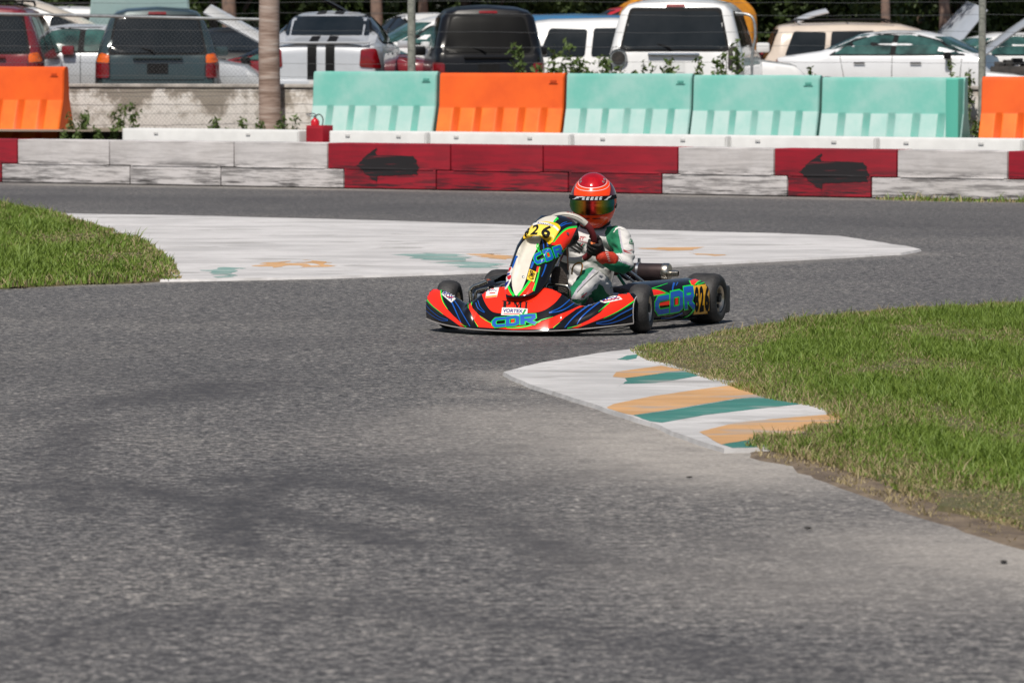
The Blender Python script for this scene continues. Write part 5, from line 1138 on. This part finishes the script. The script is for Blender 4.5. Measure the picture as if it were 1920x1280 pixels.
# fuel line
ktube('fuel_hose', [kl(*AZ(p)[0], .10) for p in ((905,665),(910,625),(930,602),(958,598),(965,620),(955,665))], .0045, mat('amber_hose', (.42,.17,.02), .35))
ktube('brake_line', [kl(*AZ(p)[0], .05) for p in ((875,510),(880,570),(885,640))], .004, mat('copper_line', (.35,.17,.10), .4, .5))
mb = MB(); mb.box((-.03,.06,.18), (.18,.22,.20), bev=.03); mb.build('fuel_tank', mat('tank_plastic', (.48,.50,.54), .45, var=.2, scale=8), kart)

# steering wheel
SC = Vector((.034, .265, .484)); TILT = R(28); SR = .141
sn = Vector((0, math.cos(TILT), math.sin(TILT))); su = Vector((0, -math.sin(TILT), math.cos(TILT))); sx_ = Vector((1, 0, 0))
def ring(a, r=SR): return SC + sx_*math.cos(a)*r + su*math.sin(a)*r      # a = 0 at the viewer's right
sw = empty('steering_wheel'); sw.parent = kart
K_suede = mat('dark_red_suede', (.14,.008,.012), .75, var=.25, scale=60); K_grip = mat('pale_grip', (.50,.47,.42), .5, var=.12, scale=50)
def arc(a0, a1, r=SR, n=20): return [ring(R(a0+(a1-a0)*i/n), r) for i in range(n+1)]
for a0, a1, m in ((38, 150, K_grip), (-62, 38, K_suede), (150, 245, K_suede), (245, 298, K_grip)): mb = MB(); mb.tube(arc(a0, a1), .018, n=14); mb.build('rim_section', m, sw)
mb = MB(); mb.lathe([(-.02,0),(-.02,.035),(.01,.05),(.015,.05),(.02,0)], axis='Z', n=20); hb = mb.build('hub', K_dark, sw); hb.location = SC-sn*.02; hb.rotation_euler = sn.to_track_quat('Z', 'Y').to_euler()
for a in (52, 165): mb = MB(); mb.tube([SC-sn*.012, ring(R(a))], [.016, .011], n=8, ell=(1, .5)); mb.build('spoke', K_dark, sw)
mb = MB(); mb.box((0,0,0), (.13,.10,.03), bev=.012); db = mb.build('dashboard', K_dark, sw); db.location = SC+su*.05-sn*.02; db.rotation_euler = sn.to_track_quat('Z', 'Y').to_euler()
swb = bvh_of([o for o in sw.children if o.name.startswith('rim_section')])
kd('grip_marks', [strip(AZ((838+q,299+int(q*q*.0018)),(852+q,302+int(q*q*.0020))), 1.6, 1.2, n=2) for q in (0,18,36,58,76,94)], K_srd, .0012, sw, swb, cell=2)
kd('grip_seam', [strip(AZ((822,322),(880,318),(930,330),(968,352)), .6, .6)], K_ink, .0012, sw, swb, cell=3)

# ------------------------------------------------------------ driver
drv = empty('person', KO, -KTH); tag(drv, 'kart driver in white and green racing suit, orange helmet and black gloves', 'person')
def capsule(mb, pts, rad, n=20):
    """tapered limb with rounded ends"""
    P = smooth_path(pts, 6); k = len(P); Rr = []
    for i in range(k):
        u = i/(k-1)*(len(rad)-1); j = min(int(u), len(rad)-2); Rr.append(rad[j]+(rad[j+1]-rad[j])*(u-j))
    d0 = (P[0]-P[1]).normalized(); d1 = (P[-1]-P[-2]).normalized(); A = []; Ra = []
    for q in (1, .87, .5): A.append(P[0]+d0*Rr[0]*q); Ra.append(max(.001, Rr[0]*math.sqrt(max(0, 1-q*q))))
    A += P; Ra += Rr
    for q in (.5, .87, 1): A.append(P[-1]+d1*Rr[-1]*q); Ra.append(max(.001, Rr[-1]*math.sqrt(max(0, 1-q*q))))
    mb.tube(A, Ra, n=n)
def remeshed(name, mb, vox, sm_it, mats, parent, fold=None):
    o = mb.build(name+'_src', None); 
    m = o.modifiers.new('r', 'REMESH'); m.mode = 'VOXEL'; m.voxel_size = vox; m2 = o.modifiers.new('s', 'SMOOTH'); m2.iterations = sm_it; m2.factor = .6
    dg = bpy.context.evaluated_depsgraph_get(); me = bpy.data.meshes.new_from_object(o.evaluated_get(dg)); old = o.data; bpy.data.objects.remove(o); bpy.data.meshes.remove(old)
    me.materials.clear()
    for q in mats: me.materials.append(q)
    if fold:
        nr = [v.normal.copy() for v in me.vertices]
        for v, n_ in zip(me.vertices, nr): v.co += n_*fold(v.co.copy())
    me.polygons.foreach_set('use_smooth', [True]*len(me.polygons)); me.update(); me.name = name
    r = bpy.data.objects.new(name, me); COL.objects.link(r); r.parent = parent; return r
HL = ring(R(-22)); HR = ring(R(182))
shL, shR = Vector((.196,.600,.472)), Vector((-.115,.60,.480)); hipc = Vector((.02,.60,.15))
elL = kl(*AZ((1205,610))[0], .47); wrL = kl(*AZ((1085,565))[0], .315)
elR = Vector((-.27,.46,.36)); wrR = HR+Vector((-.045,.085,-.02))
kneeL = kl(*AZ((1010,690))[0], .22); ankL = kl(*AZ((925,790))[0], -.055); kneeR = Vector((-.17,.20,.27)); ankR = Vector((-.14,-.055,.14))
S_white = mat('suit_white', (.60,.585,.57), .85, var=.10, scale=12, bump=.12, bscale=90); S_green = mat('suit_green', (.004,.185,.085), .75, var=.3, scale=14, bump=.12, bscale=90)
S_grey = mat('suit_grey', (.40,.38,.43), .7); S_black = mat('suit_black', (.02,.018,.016), .8)
mb = MB()
mb.tube(smooth_path([(.02,.60,.08),(.02,.615,.18),(.03,.625,.30),(.035,.62,.42),(.037,.61,.50),(.040,.595,.545),(.045,.59,.56)], 3), [.085,.095,.105,.11,.112,.113,.117,.12,.122,.125,.127,.127,.12,.11,.09,.07,.05,.04,.03], n=28, ell=(1, 1.28))
mb2 = mb; up_ = Vector((0,0,1))
capsule(mb, [shL+Vector((-.06,0,.0)), shL, shL.lerp(elL, .5)+Vector((.020,-.01,.01)), elL], [.062,.066,.060,.050]); capsule(mb, [elL, elL.lerp(wrL, .5)+Vector((0,0,-.008)), wrL], [.050,.045,.034])
capsule(mb, [shR+Vector((.06,0,0)), shR, shR.lerp(elR, .5), elR], [.062,.064,.056,.048]); capsule(mb, [elR, elR.lerp(wrR, .5), wrR], [.048,.042,.032])
capsule(mb, [hipc+Vector((.06,0,-.01)), (.14,.42,.21), kneeL], [.085,.080,.062]); capsule(mb, [kneeL, kneeL.lerp(ankL, .5)+Vector((.004,0,0)), ankL], [.062,.056,.044])
capsule(mb, [hipc+Vector((-.06,0,-.01)), (-.11,.42,.19), kneeR], [.085,.080,.060]); capsule(mb, [kneeR, ankR], [.060,.042])
mb.tube([(.045,.585,.52),(.05,.57,.58),(.053,.56,.62)], [.06,.052,.05], n=20)
def fold(p):
    d = min(abs((p-elL).length-.06), .2); a = mnoise.noise(Vector((p.x*9, p.y*9, p.z*17)))*.005+max(0, mnoise.noise(Vector((p.x*16+p.z*10, p.y*12, p.z*34)))-.12)*-.016
    for c, amp in ((elL, .007), (kneeL, .006), (elR, .006), (Vector((.10,.5,.40)), .006), (Vector((.03,.52,.25)), .008), (shL+Vector((-.01,-.05,-.05)), .010)):
        q = (p-c).length; a += amp*.75*math.exp(-(q/.09)**2)*math.sin((p-c).dot(Vector((.5,.4,.9)).normalized())*110+mnoise.noise(p*14)*2.5)
    return a
def seg_t(p, a, b_):
    ab = b_-a; t = max(0, min(1, (p-a).dot(ab)/ab.length_squared)); return (p-a-ab*t).length, t
suit = remeshed('racing_suit', mb, .0048, 6, [S_white, S_green, S_grey, S_black], drv, fold)
view = (M_KR @ Vector((0,-1,0))).normalized()
for p in suit.data.polygons:
    c = p.center; nrm = p.normal; mi = 0
    du, tu = seg_t(c, shL, elL); dl, tl = seg_t(c, elL, wrL); dt, tt = seg_t(c, Vector((.10,.55,.15)), kneeL); ds, ts = seg_t(c, kneeL, ankL)
    dur, tur = seg_t(c, shR, elR); dlr, tlr = seg_t(c, elR, wrR)
    m_ = min(du, dl, dt, ds, dur, dlr)
    right = (M_KR @ Vector((1,0,0)))
    if m_ < .085 and m_ in (du, dl) :
        ax = ((elL-shL) if m_ == du else (wrL-elL)).normalized(); base = shL.lerp(elL, tu) if m_ == du else elL.lerp(wrL, tl); off = (c-base); off -= ax*off.dot(ax)
        lat = off.dot(Vector((.94,-.1,.0)).normalized()) if m_ == du else off.dot(Vector((.3,0,.95)))
        if m_ == du:
            if lat > -.050: mi = 1 if lat < .018 else (2 if lat < .027 else 0)
            if tu > .80: mi = 1 if off.z < .01 else mi
        else: mi = 1 if lat < .012 else (2 if lat < .022 else 0)
        if m_ == dl and tl > .35 and lat > .02: mi = 3 if math.sin(tl*60) > .55 else 0
    elif m_ < .085 and m_ in (dur, dlr): mi = 0 if m_ == dlr and tlr > .5 else (1 if (c-(shR.lerp(elR, tur))).x > 0 else 0)
    elif m_ < .10 and m_ in (dt, ds):
        base = kneeL.lerp(ankL, ts) if m_ == ds else Vector((.10,.55,.15)).lerp(kneeL, tt); off = c-base
        ax = (ankL-kneeL).normalized() if m_ == ds else (kneeL-Vector((.10,.55,.15))).normalized(); off -= ax*off.dot(ax)
        lat = off.dot(Vector((.80,-.15,-.55)).normalized())
        mi = 1 if lat < -.010 else (2 if lat < .004 else 0)
        if lat > .0 and nrm.z < -.45: mi = 1
    if c.z > .555 and (c-Vector((.05,.57,.60))).length < .075: mi = 3
    if c.x < -.02 and m_ == ds: mi = 0
    p.material_index = mi
sb = bvh_of([suit])
def sk(nm, polys, m, off=.002, cell=3): return decal(nm, polys, kray, sb, off, m, suit, cell=cell, inc=.0002)
AH = Rg(1020, 310, 6.4)
sk('chest_stripe', [AH((318,908),(470,1010),(455,1030),(300,930))], S_black); sk('chest_stripe', [AH((300,945),(440,1040),(432,1062),(290,965))], S_black); sk('chest_stripe', [AH((350,890),(480,985),(470,1000),(335,900))], S_black)
S_red = mat('suit_red', (.40,.01,.02), .7)
AC = Rg(1060, 425, 25.6); word('NY', AC((590,500),(935,520),(900,650),(610,610)), S_red, .002, suit, sb, cell=1.5); sk('chest_line', [strip(AC((450,600),(700,680),(1080,770)), .9, .7), strip(AC((700,480),(930,500),(1000,560)), .7, .5)], S_red, .002, 2); sk('chest_line', [strip(AC((740,920),(860,800)), 1.8, 1.6, n=2)], S_red, .002, 2); sk('chest_line', [strip(AC((680,850),(760,780)), 1.2, 1.2, n=2), strip(AC((840,930),(940,830)), 1.8, 1.4, n=2)], S_green, .002, 2)
sk('shoulder_mark', [strip(AH((855,772),(900,752),(955,775)), 3.0, 2.4), strip(AH((838,808),(862,770)), 1.6, 1.2)], K_white, .0025)
sk('sleeve_logo', [(AH((1030,882),(1085,900),(1072,950),(1018,938)), [AH((1038,890),(1076,904),(1066,942),(1027,931))])], S_green); word('R', AH((1042,898),(1070,908),(1062,936),(1034,926)), S_green, .002, suit, sb, cell=3)
sk('sleeve_line', [strip(AH((950,1010),(1010,1030),(1055,1010)), .8, .8), strip(AH((955,1025),(1010,1050),(1050,1060)), 1.6, .6)], S_red)
AL_ = Rg(1070, 520, 24.0); sk('knee_mark', [strip(AL_((470,900),(720,690)), 2.2, 1.6, n=2)], S_red, .002, 2); sk('knee_mark', [strip(AL_((470,790),(590,700)), 1.5, 1.2, n=2), strip(AL_((530,930),(630,850)), 1.8, 1.4, n=2)], S_green, .002, 2)
sk('seam', [strip(AZ((1058,650),(1000,700),(935,768)), 1.2, .9)], S_black, .0015, 2)
# collar
mb = MB(); ks = []
for i in range(24): a = i/24*2*PI; ks.append((.060+.070*math.cos(a), .590+.060*math.sin(a), .545+.014*math.cos(a)+.010*math.sin(a)))
mb.tube(ks, .021, n=10, closed=True); mb.build('collar', S_black, drv)
# shoes
def shoe(nm, ank, s_):
    # sole faces forwards, pressed on the pedal
    h = empty(nm); h.parent = drv; heel = Vector((ank.x+.0*s_, -.115, .085 if s_ < 0 else .115)); toe = heel+Vector((-.022*s_, -.015, .235)); ax = (toe-heel)
    rows = []; wd = [.020,.030,.034,.033,.034,.039,.043,.044,.040,.028,.010]
    mb = MB(); V = []
    rings = []; wu = [q*.72 for q in wd]
    for i, w_ in enumerate(wu):
        t = i/10; c = heel+ax*t; hh = [.055,.075,.085,.085,.075,.062,.052,.044,.036,.026,.01][i]; r = []
        for j in range(18):
            a = j/18*2*PI; r.append((c.x+w_*math.cos(a), c.y+max(-.004, hh*(math.sin(a)*.5+.5))*1.0, c.z))
        rings.append(r+[r[0]])
    mb.grid(rings); mb.add(rings[0][:-1], [tuple(range(18))]); mb.add(rings[-1][:-1], [tuple(range(18))[::-1]])
    up = mb.build('upper', mat('shoe_green', (.02,.42,.06), .8, spec=.1), h)
    mb = MB(); rg = []
    for i, w_ in enumerate(wd):
        t = i/10; c = heel+ax*t; rg.append([(c.x+(w_+.004)*u, c.y-.010-.003*(1-u*u), c.z) for u in np.linspace(-1, 1, 9)])
    mb.grid(rg); so = mb.build('sole', mat('sole_brown', (.048,.036,.030), .75, var=.4, scale=60, bump=.6, bscale=150), h); q = so.modifiers.new('s', 'SOLIDIFY'); q.thickness = .008
shoe('shoe', Vector((.142,0,0)), 1); shoe('shoe', Vector((-.10,0,0)), -1)
# gloves
K_glove = mat('glove_black', (.018,.014,.013), .75, var=.3, scale=50, bump=.5, bscale=150); K_cuff = mat('glove_orange_red', (.55,.035,.010), .75, var=.35, scale=30, bump=.3, bscale=150)
def glove(a0, wr, s_):
    C0 = ring(R(a0)); o = (C0-SC).normalized(); t = (sn.cross(o)).normalized(); t = t if t.z > 0 else -t; f = -sn
    mb = MB(); rt = .018
    for k, (dt, ln, rad) in enumerate([(.034,225,.0098),(.013,240,.0102),(-.009,232,.0098),(-.029,205,.0086)]):
        pts = []; rr_ = []
        c = C0+t*dt*1.0; n_ = 9
        for i in range(n_):
            ang = R(-55+ln*i/(n_-1)); q = rt+rad+.0015+(.007 if i == 3 else .004 if i in (2, 4) else 0); pts.append(c+(o*math.cos(ang)+f*math.sin(ang))*q); 
        capsule(mb, pts, [rad*1.12, rad*1.1, rad*1.0, rad*.92], n=12)
    pc_ = C0+(o*math.cos(R(-62))+f*math.sin(R(-62)))*(rt+.017)
    for dt in (.030,.010,-.010,-.026): capsule(mb, [pc_+t*dt, pc_.lerp(wr, .55)+t*dt*.7, wr+t*dt*.3], [.0145,.0165,.017], n=12)
    th = [pc_+t*.030-f*.004, C0+t*.052-f*.020+o*.004, C0+t*.062-f*.010-o*.018, C0+t*.058+f*.004-o*.028]; capsule(mb, th, [.014,.0125,.011,.0095], n=12)
    g_ = remeshed('glove', mb, .0026, 3, [K_glove, K_cuff], drv)
    for p in g_.data.polygons:
        if (p.center-wr).length < .030: p.material_index = 1
    return g_, C0, o, t, f
gl, C0, o_, t_v, f_v = glove(-22, wrL, 1); glove(182, wrR, -1)
gb = bvh_of([gl]); word('P', AH((560,922),(632,925),(630,955),(566,945)), mat('logo_orange', (.75,.16,.02), .6), .0015, gl, gb, cell=2)
# gauntlet cuff
fd_ = (elL-wrL).normalized(); mb = MB(); capsule(mb, [wrL-fd_*.012, wrL+fd_*.025, wrL+fd_*.062], [.033,.039,.047]); cf = remeshed('cuff', mb, .004, 2, [K_cuff], drv)
cb = bvh_of([cf]); cb_p = [strip(AH((735+9*i, 1052+24*i), (772+6*i, 1060+22*i)), 1.0, .7, n=2) for i in range(5)]; decal('cuff_stitch', cb_p, kray, cb, .0015, K_white, cf, cell=3)
fd_ = (elR-wrR).normalized(); mb = MB(); capsule(mb, [wrR-fd_*.012, wrR+fd_*.025, wrR+fd_*.062], [.033,.039,.045]); remeshed('cuff', mb, .004, 2, [K_cuff], drv)

# helmet
hc = kl(*AZ((1031,238))[0], .575); hel = empty('helmet', hc, R(14)); hel.parent = drv; hel.scale = (1.02, 1.02, 1.03); hel.rotation_euler = (R(5), 0, R(14))
kk = 0
H_or = mat('fluoro_orange', (1.0,.060,.006), .2, coat=.35, spec=.3); H_dk = mat('helmet_maroon', (.10,.006,.012), .15, coat=.7)
def helm(az, el):      # az 0 = face (-y); el from -90..90
    a, e = az, el; ce = math.cos(e); x = .124*ce*math.sin(a); y = -.150*ce*math.cos(a); z = .140*math.sin(e)
    if z < 0: 
        k = -z/.14; z *= 1.12; fr = max(0, math.cos(a)); y -= .012*fr*k*(1-k)*4*.6; x *= 1-.06*k; y *= 1+.02*k
    return Vector((x, y, z))
rows = []; nE = 56; nA = 96
for i in range(nE+1):
    el = R(-62)+R(152)*i/nE; rows.append([helm(2*PI*j/nA-PI, el) for j in range(nA+1)])
mb = MB(); mb.grid(rows); shell = mb.build('shell', [H_or], hel); hb_ = bvh_of([shell])
mb = MB(); mb.tube([helm(2*PI*j/48, R(-62))*.985 for j in range(48)], .008, n=8, closed=True); mb.build('neck_roll', K_dark, hel)
hray = lambda a, b_: (Vector((math.sin(a)*.6, -math.cos(a)*.6, b_)), Vector((-math.sin(a), math.cos(a), 0)))     # a = azimuth, b = height
EN['cellmax'] = .08
def hd(nm, polys, m, off, cell=.08, inc=.0): return decal(nm, [[(x, y/ .1*.1) for x, y in p] for p in polys], hray, hb_, off, m, hel, cell=cell, inc=inc)
def hp(pts, n=6): return [(p.x, p.y) for p in smooth_path([(x, y, 0) for x, y in pts], n, closed=True)]
def hrect(a, z0, z1, n=30, f0=lambda u: 0, f1=lambda u: 0): return [(-a+2*a*i/n, z0+f0(-1+2*i/n)) for i in range(n+1)]+[(a-2*a*i/n, z1+f1(1-2*i/n)) for i in range(n+1)]
# eye port surround, visor, strip
hd('port_trim', [hrect(1.16, -.058, .030, f0=lambda u: .018*abs(u)**3)], K_dark, .0015, cell=.04)
vm, t, b = newmat('mirror_visor'); tc = N(t, 'ShaderNodeTexCoord'); sxx = N(t, 'ShaderNodeSeparateXYZ'); t.links.new(tc.outputs['Object'], sxx.inputs[0])
mr = N(t, 'ShaderNodeMapRange'); mr.inputs[1].default_value = -.125; mr.inputs[2].default_value = .125; t.links.new(sxx.outputs['X'], mr.inputs[0])
nv_ = N(t, 'ShaderNodeTexNoise', Scale=14.0, Detail=2.0); mpv = N(t, 'ShaderNodeMapping'); mpv.inputs['Scale'].default_value = (1, 1, .12); t.links.new(tc.outputs['Object'], mpv.inputs[0]); t.links.new(mpv.outputs[0], nv_.inputs['Vector'])
adv = N(t, 'ShaderNodeMath', operation='MULTIPLY_ADD'); adv.inputs[1].default_value = .10; t.links.new(nv_.outputs['Fac'], adv.inputs[0]); t.links.new(mr.outputs[0], adv.inputs[2])
vc = ramp(t, adv.outputs[0], [(.05, (.02,.13,.10)), (.20, (.05,.20,.04)), (.32, (.34,.24,.03)), (.40, (.50,.14,.02)), (.46, (.06,.02,.01)), (.53, (.10,.01,.01)), (.58, (.62,.03,.03)), (.66, (.62,.05,.03)), (.72, (.62,.22,.02)), (.80, (.30,.27,.03)), (.92, (.04,.20,.11)), (1.0, (.03,.18,.24))])
t.links.new(vc, b.inputs['Base Color']); b.inputs['Metallic'].default_value = .9; b.inputs['Roughness'].default_value = .20
hd('visor', [hrect(1.06, -.053, .022, f0=lambda u: .016*abs(u)**3)], vm, .006, cell=.04)
hd('visor_strip', [hrect(1.30, .018, .041, f1=lambda u: -.004*u*u)], K_ink, .0075, cell=.04)
pts = [(-.62,.010),(-.50,.024),(-.36,.024),(-.38,.020),(-.46,.019),(-.48,.012)]
P = [[(-.80,.020),(-.66,.024),(-.52,.036),(-.24,.039),(-.27,.034),(-.44,.033),(-.42,.028),(-.52,.027),(-.60,.022)]]
for i in range(5): x = -.30+i*.145; P.append([(x,.022),(x+.04,.037),(x+.13,.037),(x+.115,.032),(x+.07,.032),(x+.06,.029),(x+.115,.028),(x+.09,.022)])
P.append([(.46,.020),(.56,.025),(.64,.033),(.86,.038),(.74,.028),(.66,.026),(.60,.019)])
hd('strip_lettering', P, mat('strip_silver', (.55,.57,.60), .4), .0090, cell=.05)
# top scoop: dark red tinted dome with side vents
def helm_top(nm, rx, ry, cy, m, off, cell=.012, y0=0, hole=None):
    o = [(rx*math.cos(a), cy+ry*math.sin(a)) for a in np.linspace(0, 2*PI, 40, endpoint=False)]
    hl = [[(hole[0]*math.cos(a), hole[2]+hole[1]*math.sin(a)) for a in np.linspace(0, 2*PI, 40, endpoint=False)]] if hole else []
    return decal(nm, [(o, hl)], lambda a, b_: (Vector((a, b_, .5)), Vector((0,0,-1))), hb_, off, m, hel, cell=cell)
K_line = mat('thin_white_line', (.75,.6,.6), .4)
helm_top('top_ring', .090, .096, -.036, K_line, .0010, hole=(.0885,.0945,-.036)); helm_top('top_ring', .077, .083, -.040, K_line, .0012, hole=(.075,.081,-.040))
rows = []
for i in range(13):
    e = i/12*PI/2; rows.append([Vector((.074*math.cos(e)*math.cos(a), -.040+.080*math.cos(e)*math.sin(a), .0)) for a in np.linspace(0, 2*PI, 41)])
    for v in rows[-1]:
        h = hb_.ray_cast(Vector((v.x, v.y, .5)), Vector((0,0,-1))); v.z = (h[0].z if h[0] else .1)+.001+.012*math.sin(e)**.8
mb = MB(); mb.grid(rows); mb.build('air_scoop', mat('tinted_red', (.62,.004,.008), .12, coat=.5, col2=(.30,.004,.01), scale=9), hel)
for s_ in (1, -1):
    for k in range(2): mb = MB(); mb.box((s_*(.062-.004*k), -.045-.022*k, .118-.010*k), (.014,.018,.012), bev=.003, rot=Matrix.Rotation(s_*R(35), 3, 'Y')); mb.build('vent', mat('vent_grey', (.20,.20,.21), .4), hel)
    hd('side_graphic', [hp([(s_*.80,.032),(s_*1.02,.070),(s_*1.35,.098),(s_*1.8,.09),(s_*1.9,.02),(s_*1.45,.018),(s_*1.2,.026)], 3)], H_dk, .0012, cell=.06)
    mb = MB(); mb.lathe([(0,.014),(.006,.013),(.008,0)], axis='Z', n=16); pv = mb.build('visor_pivot', K_dark, hel); p_ = helm(s_*1.42, R(-8)); pv.location = p_*.985; pv.rotation_euler = (p_.normalized()).to_track_quat('Z', 'Y').to_euler()
hd('chin_vent', [[(-.36,-.074),(-.06,-.074),(-.06,-.079),(-.36,-.079)], [(.06,-.074),(.36,-.074),(.36,-.079),(.06,-.079)]], K_ink, .0012, cell=.05)
hd('chin_line', [strip([(.62,-.078),(.60,-.10),(.42,-.118),(.2,-.124)], .0014, .0008)], K_line, .0012, cell=.05)
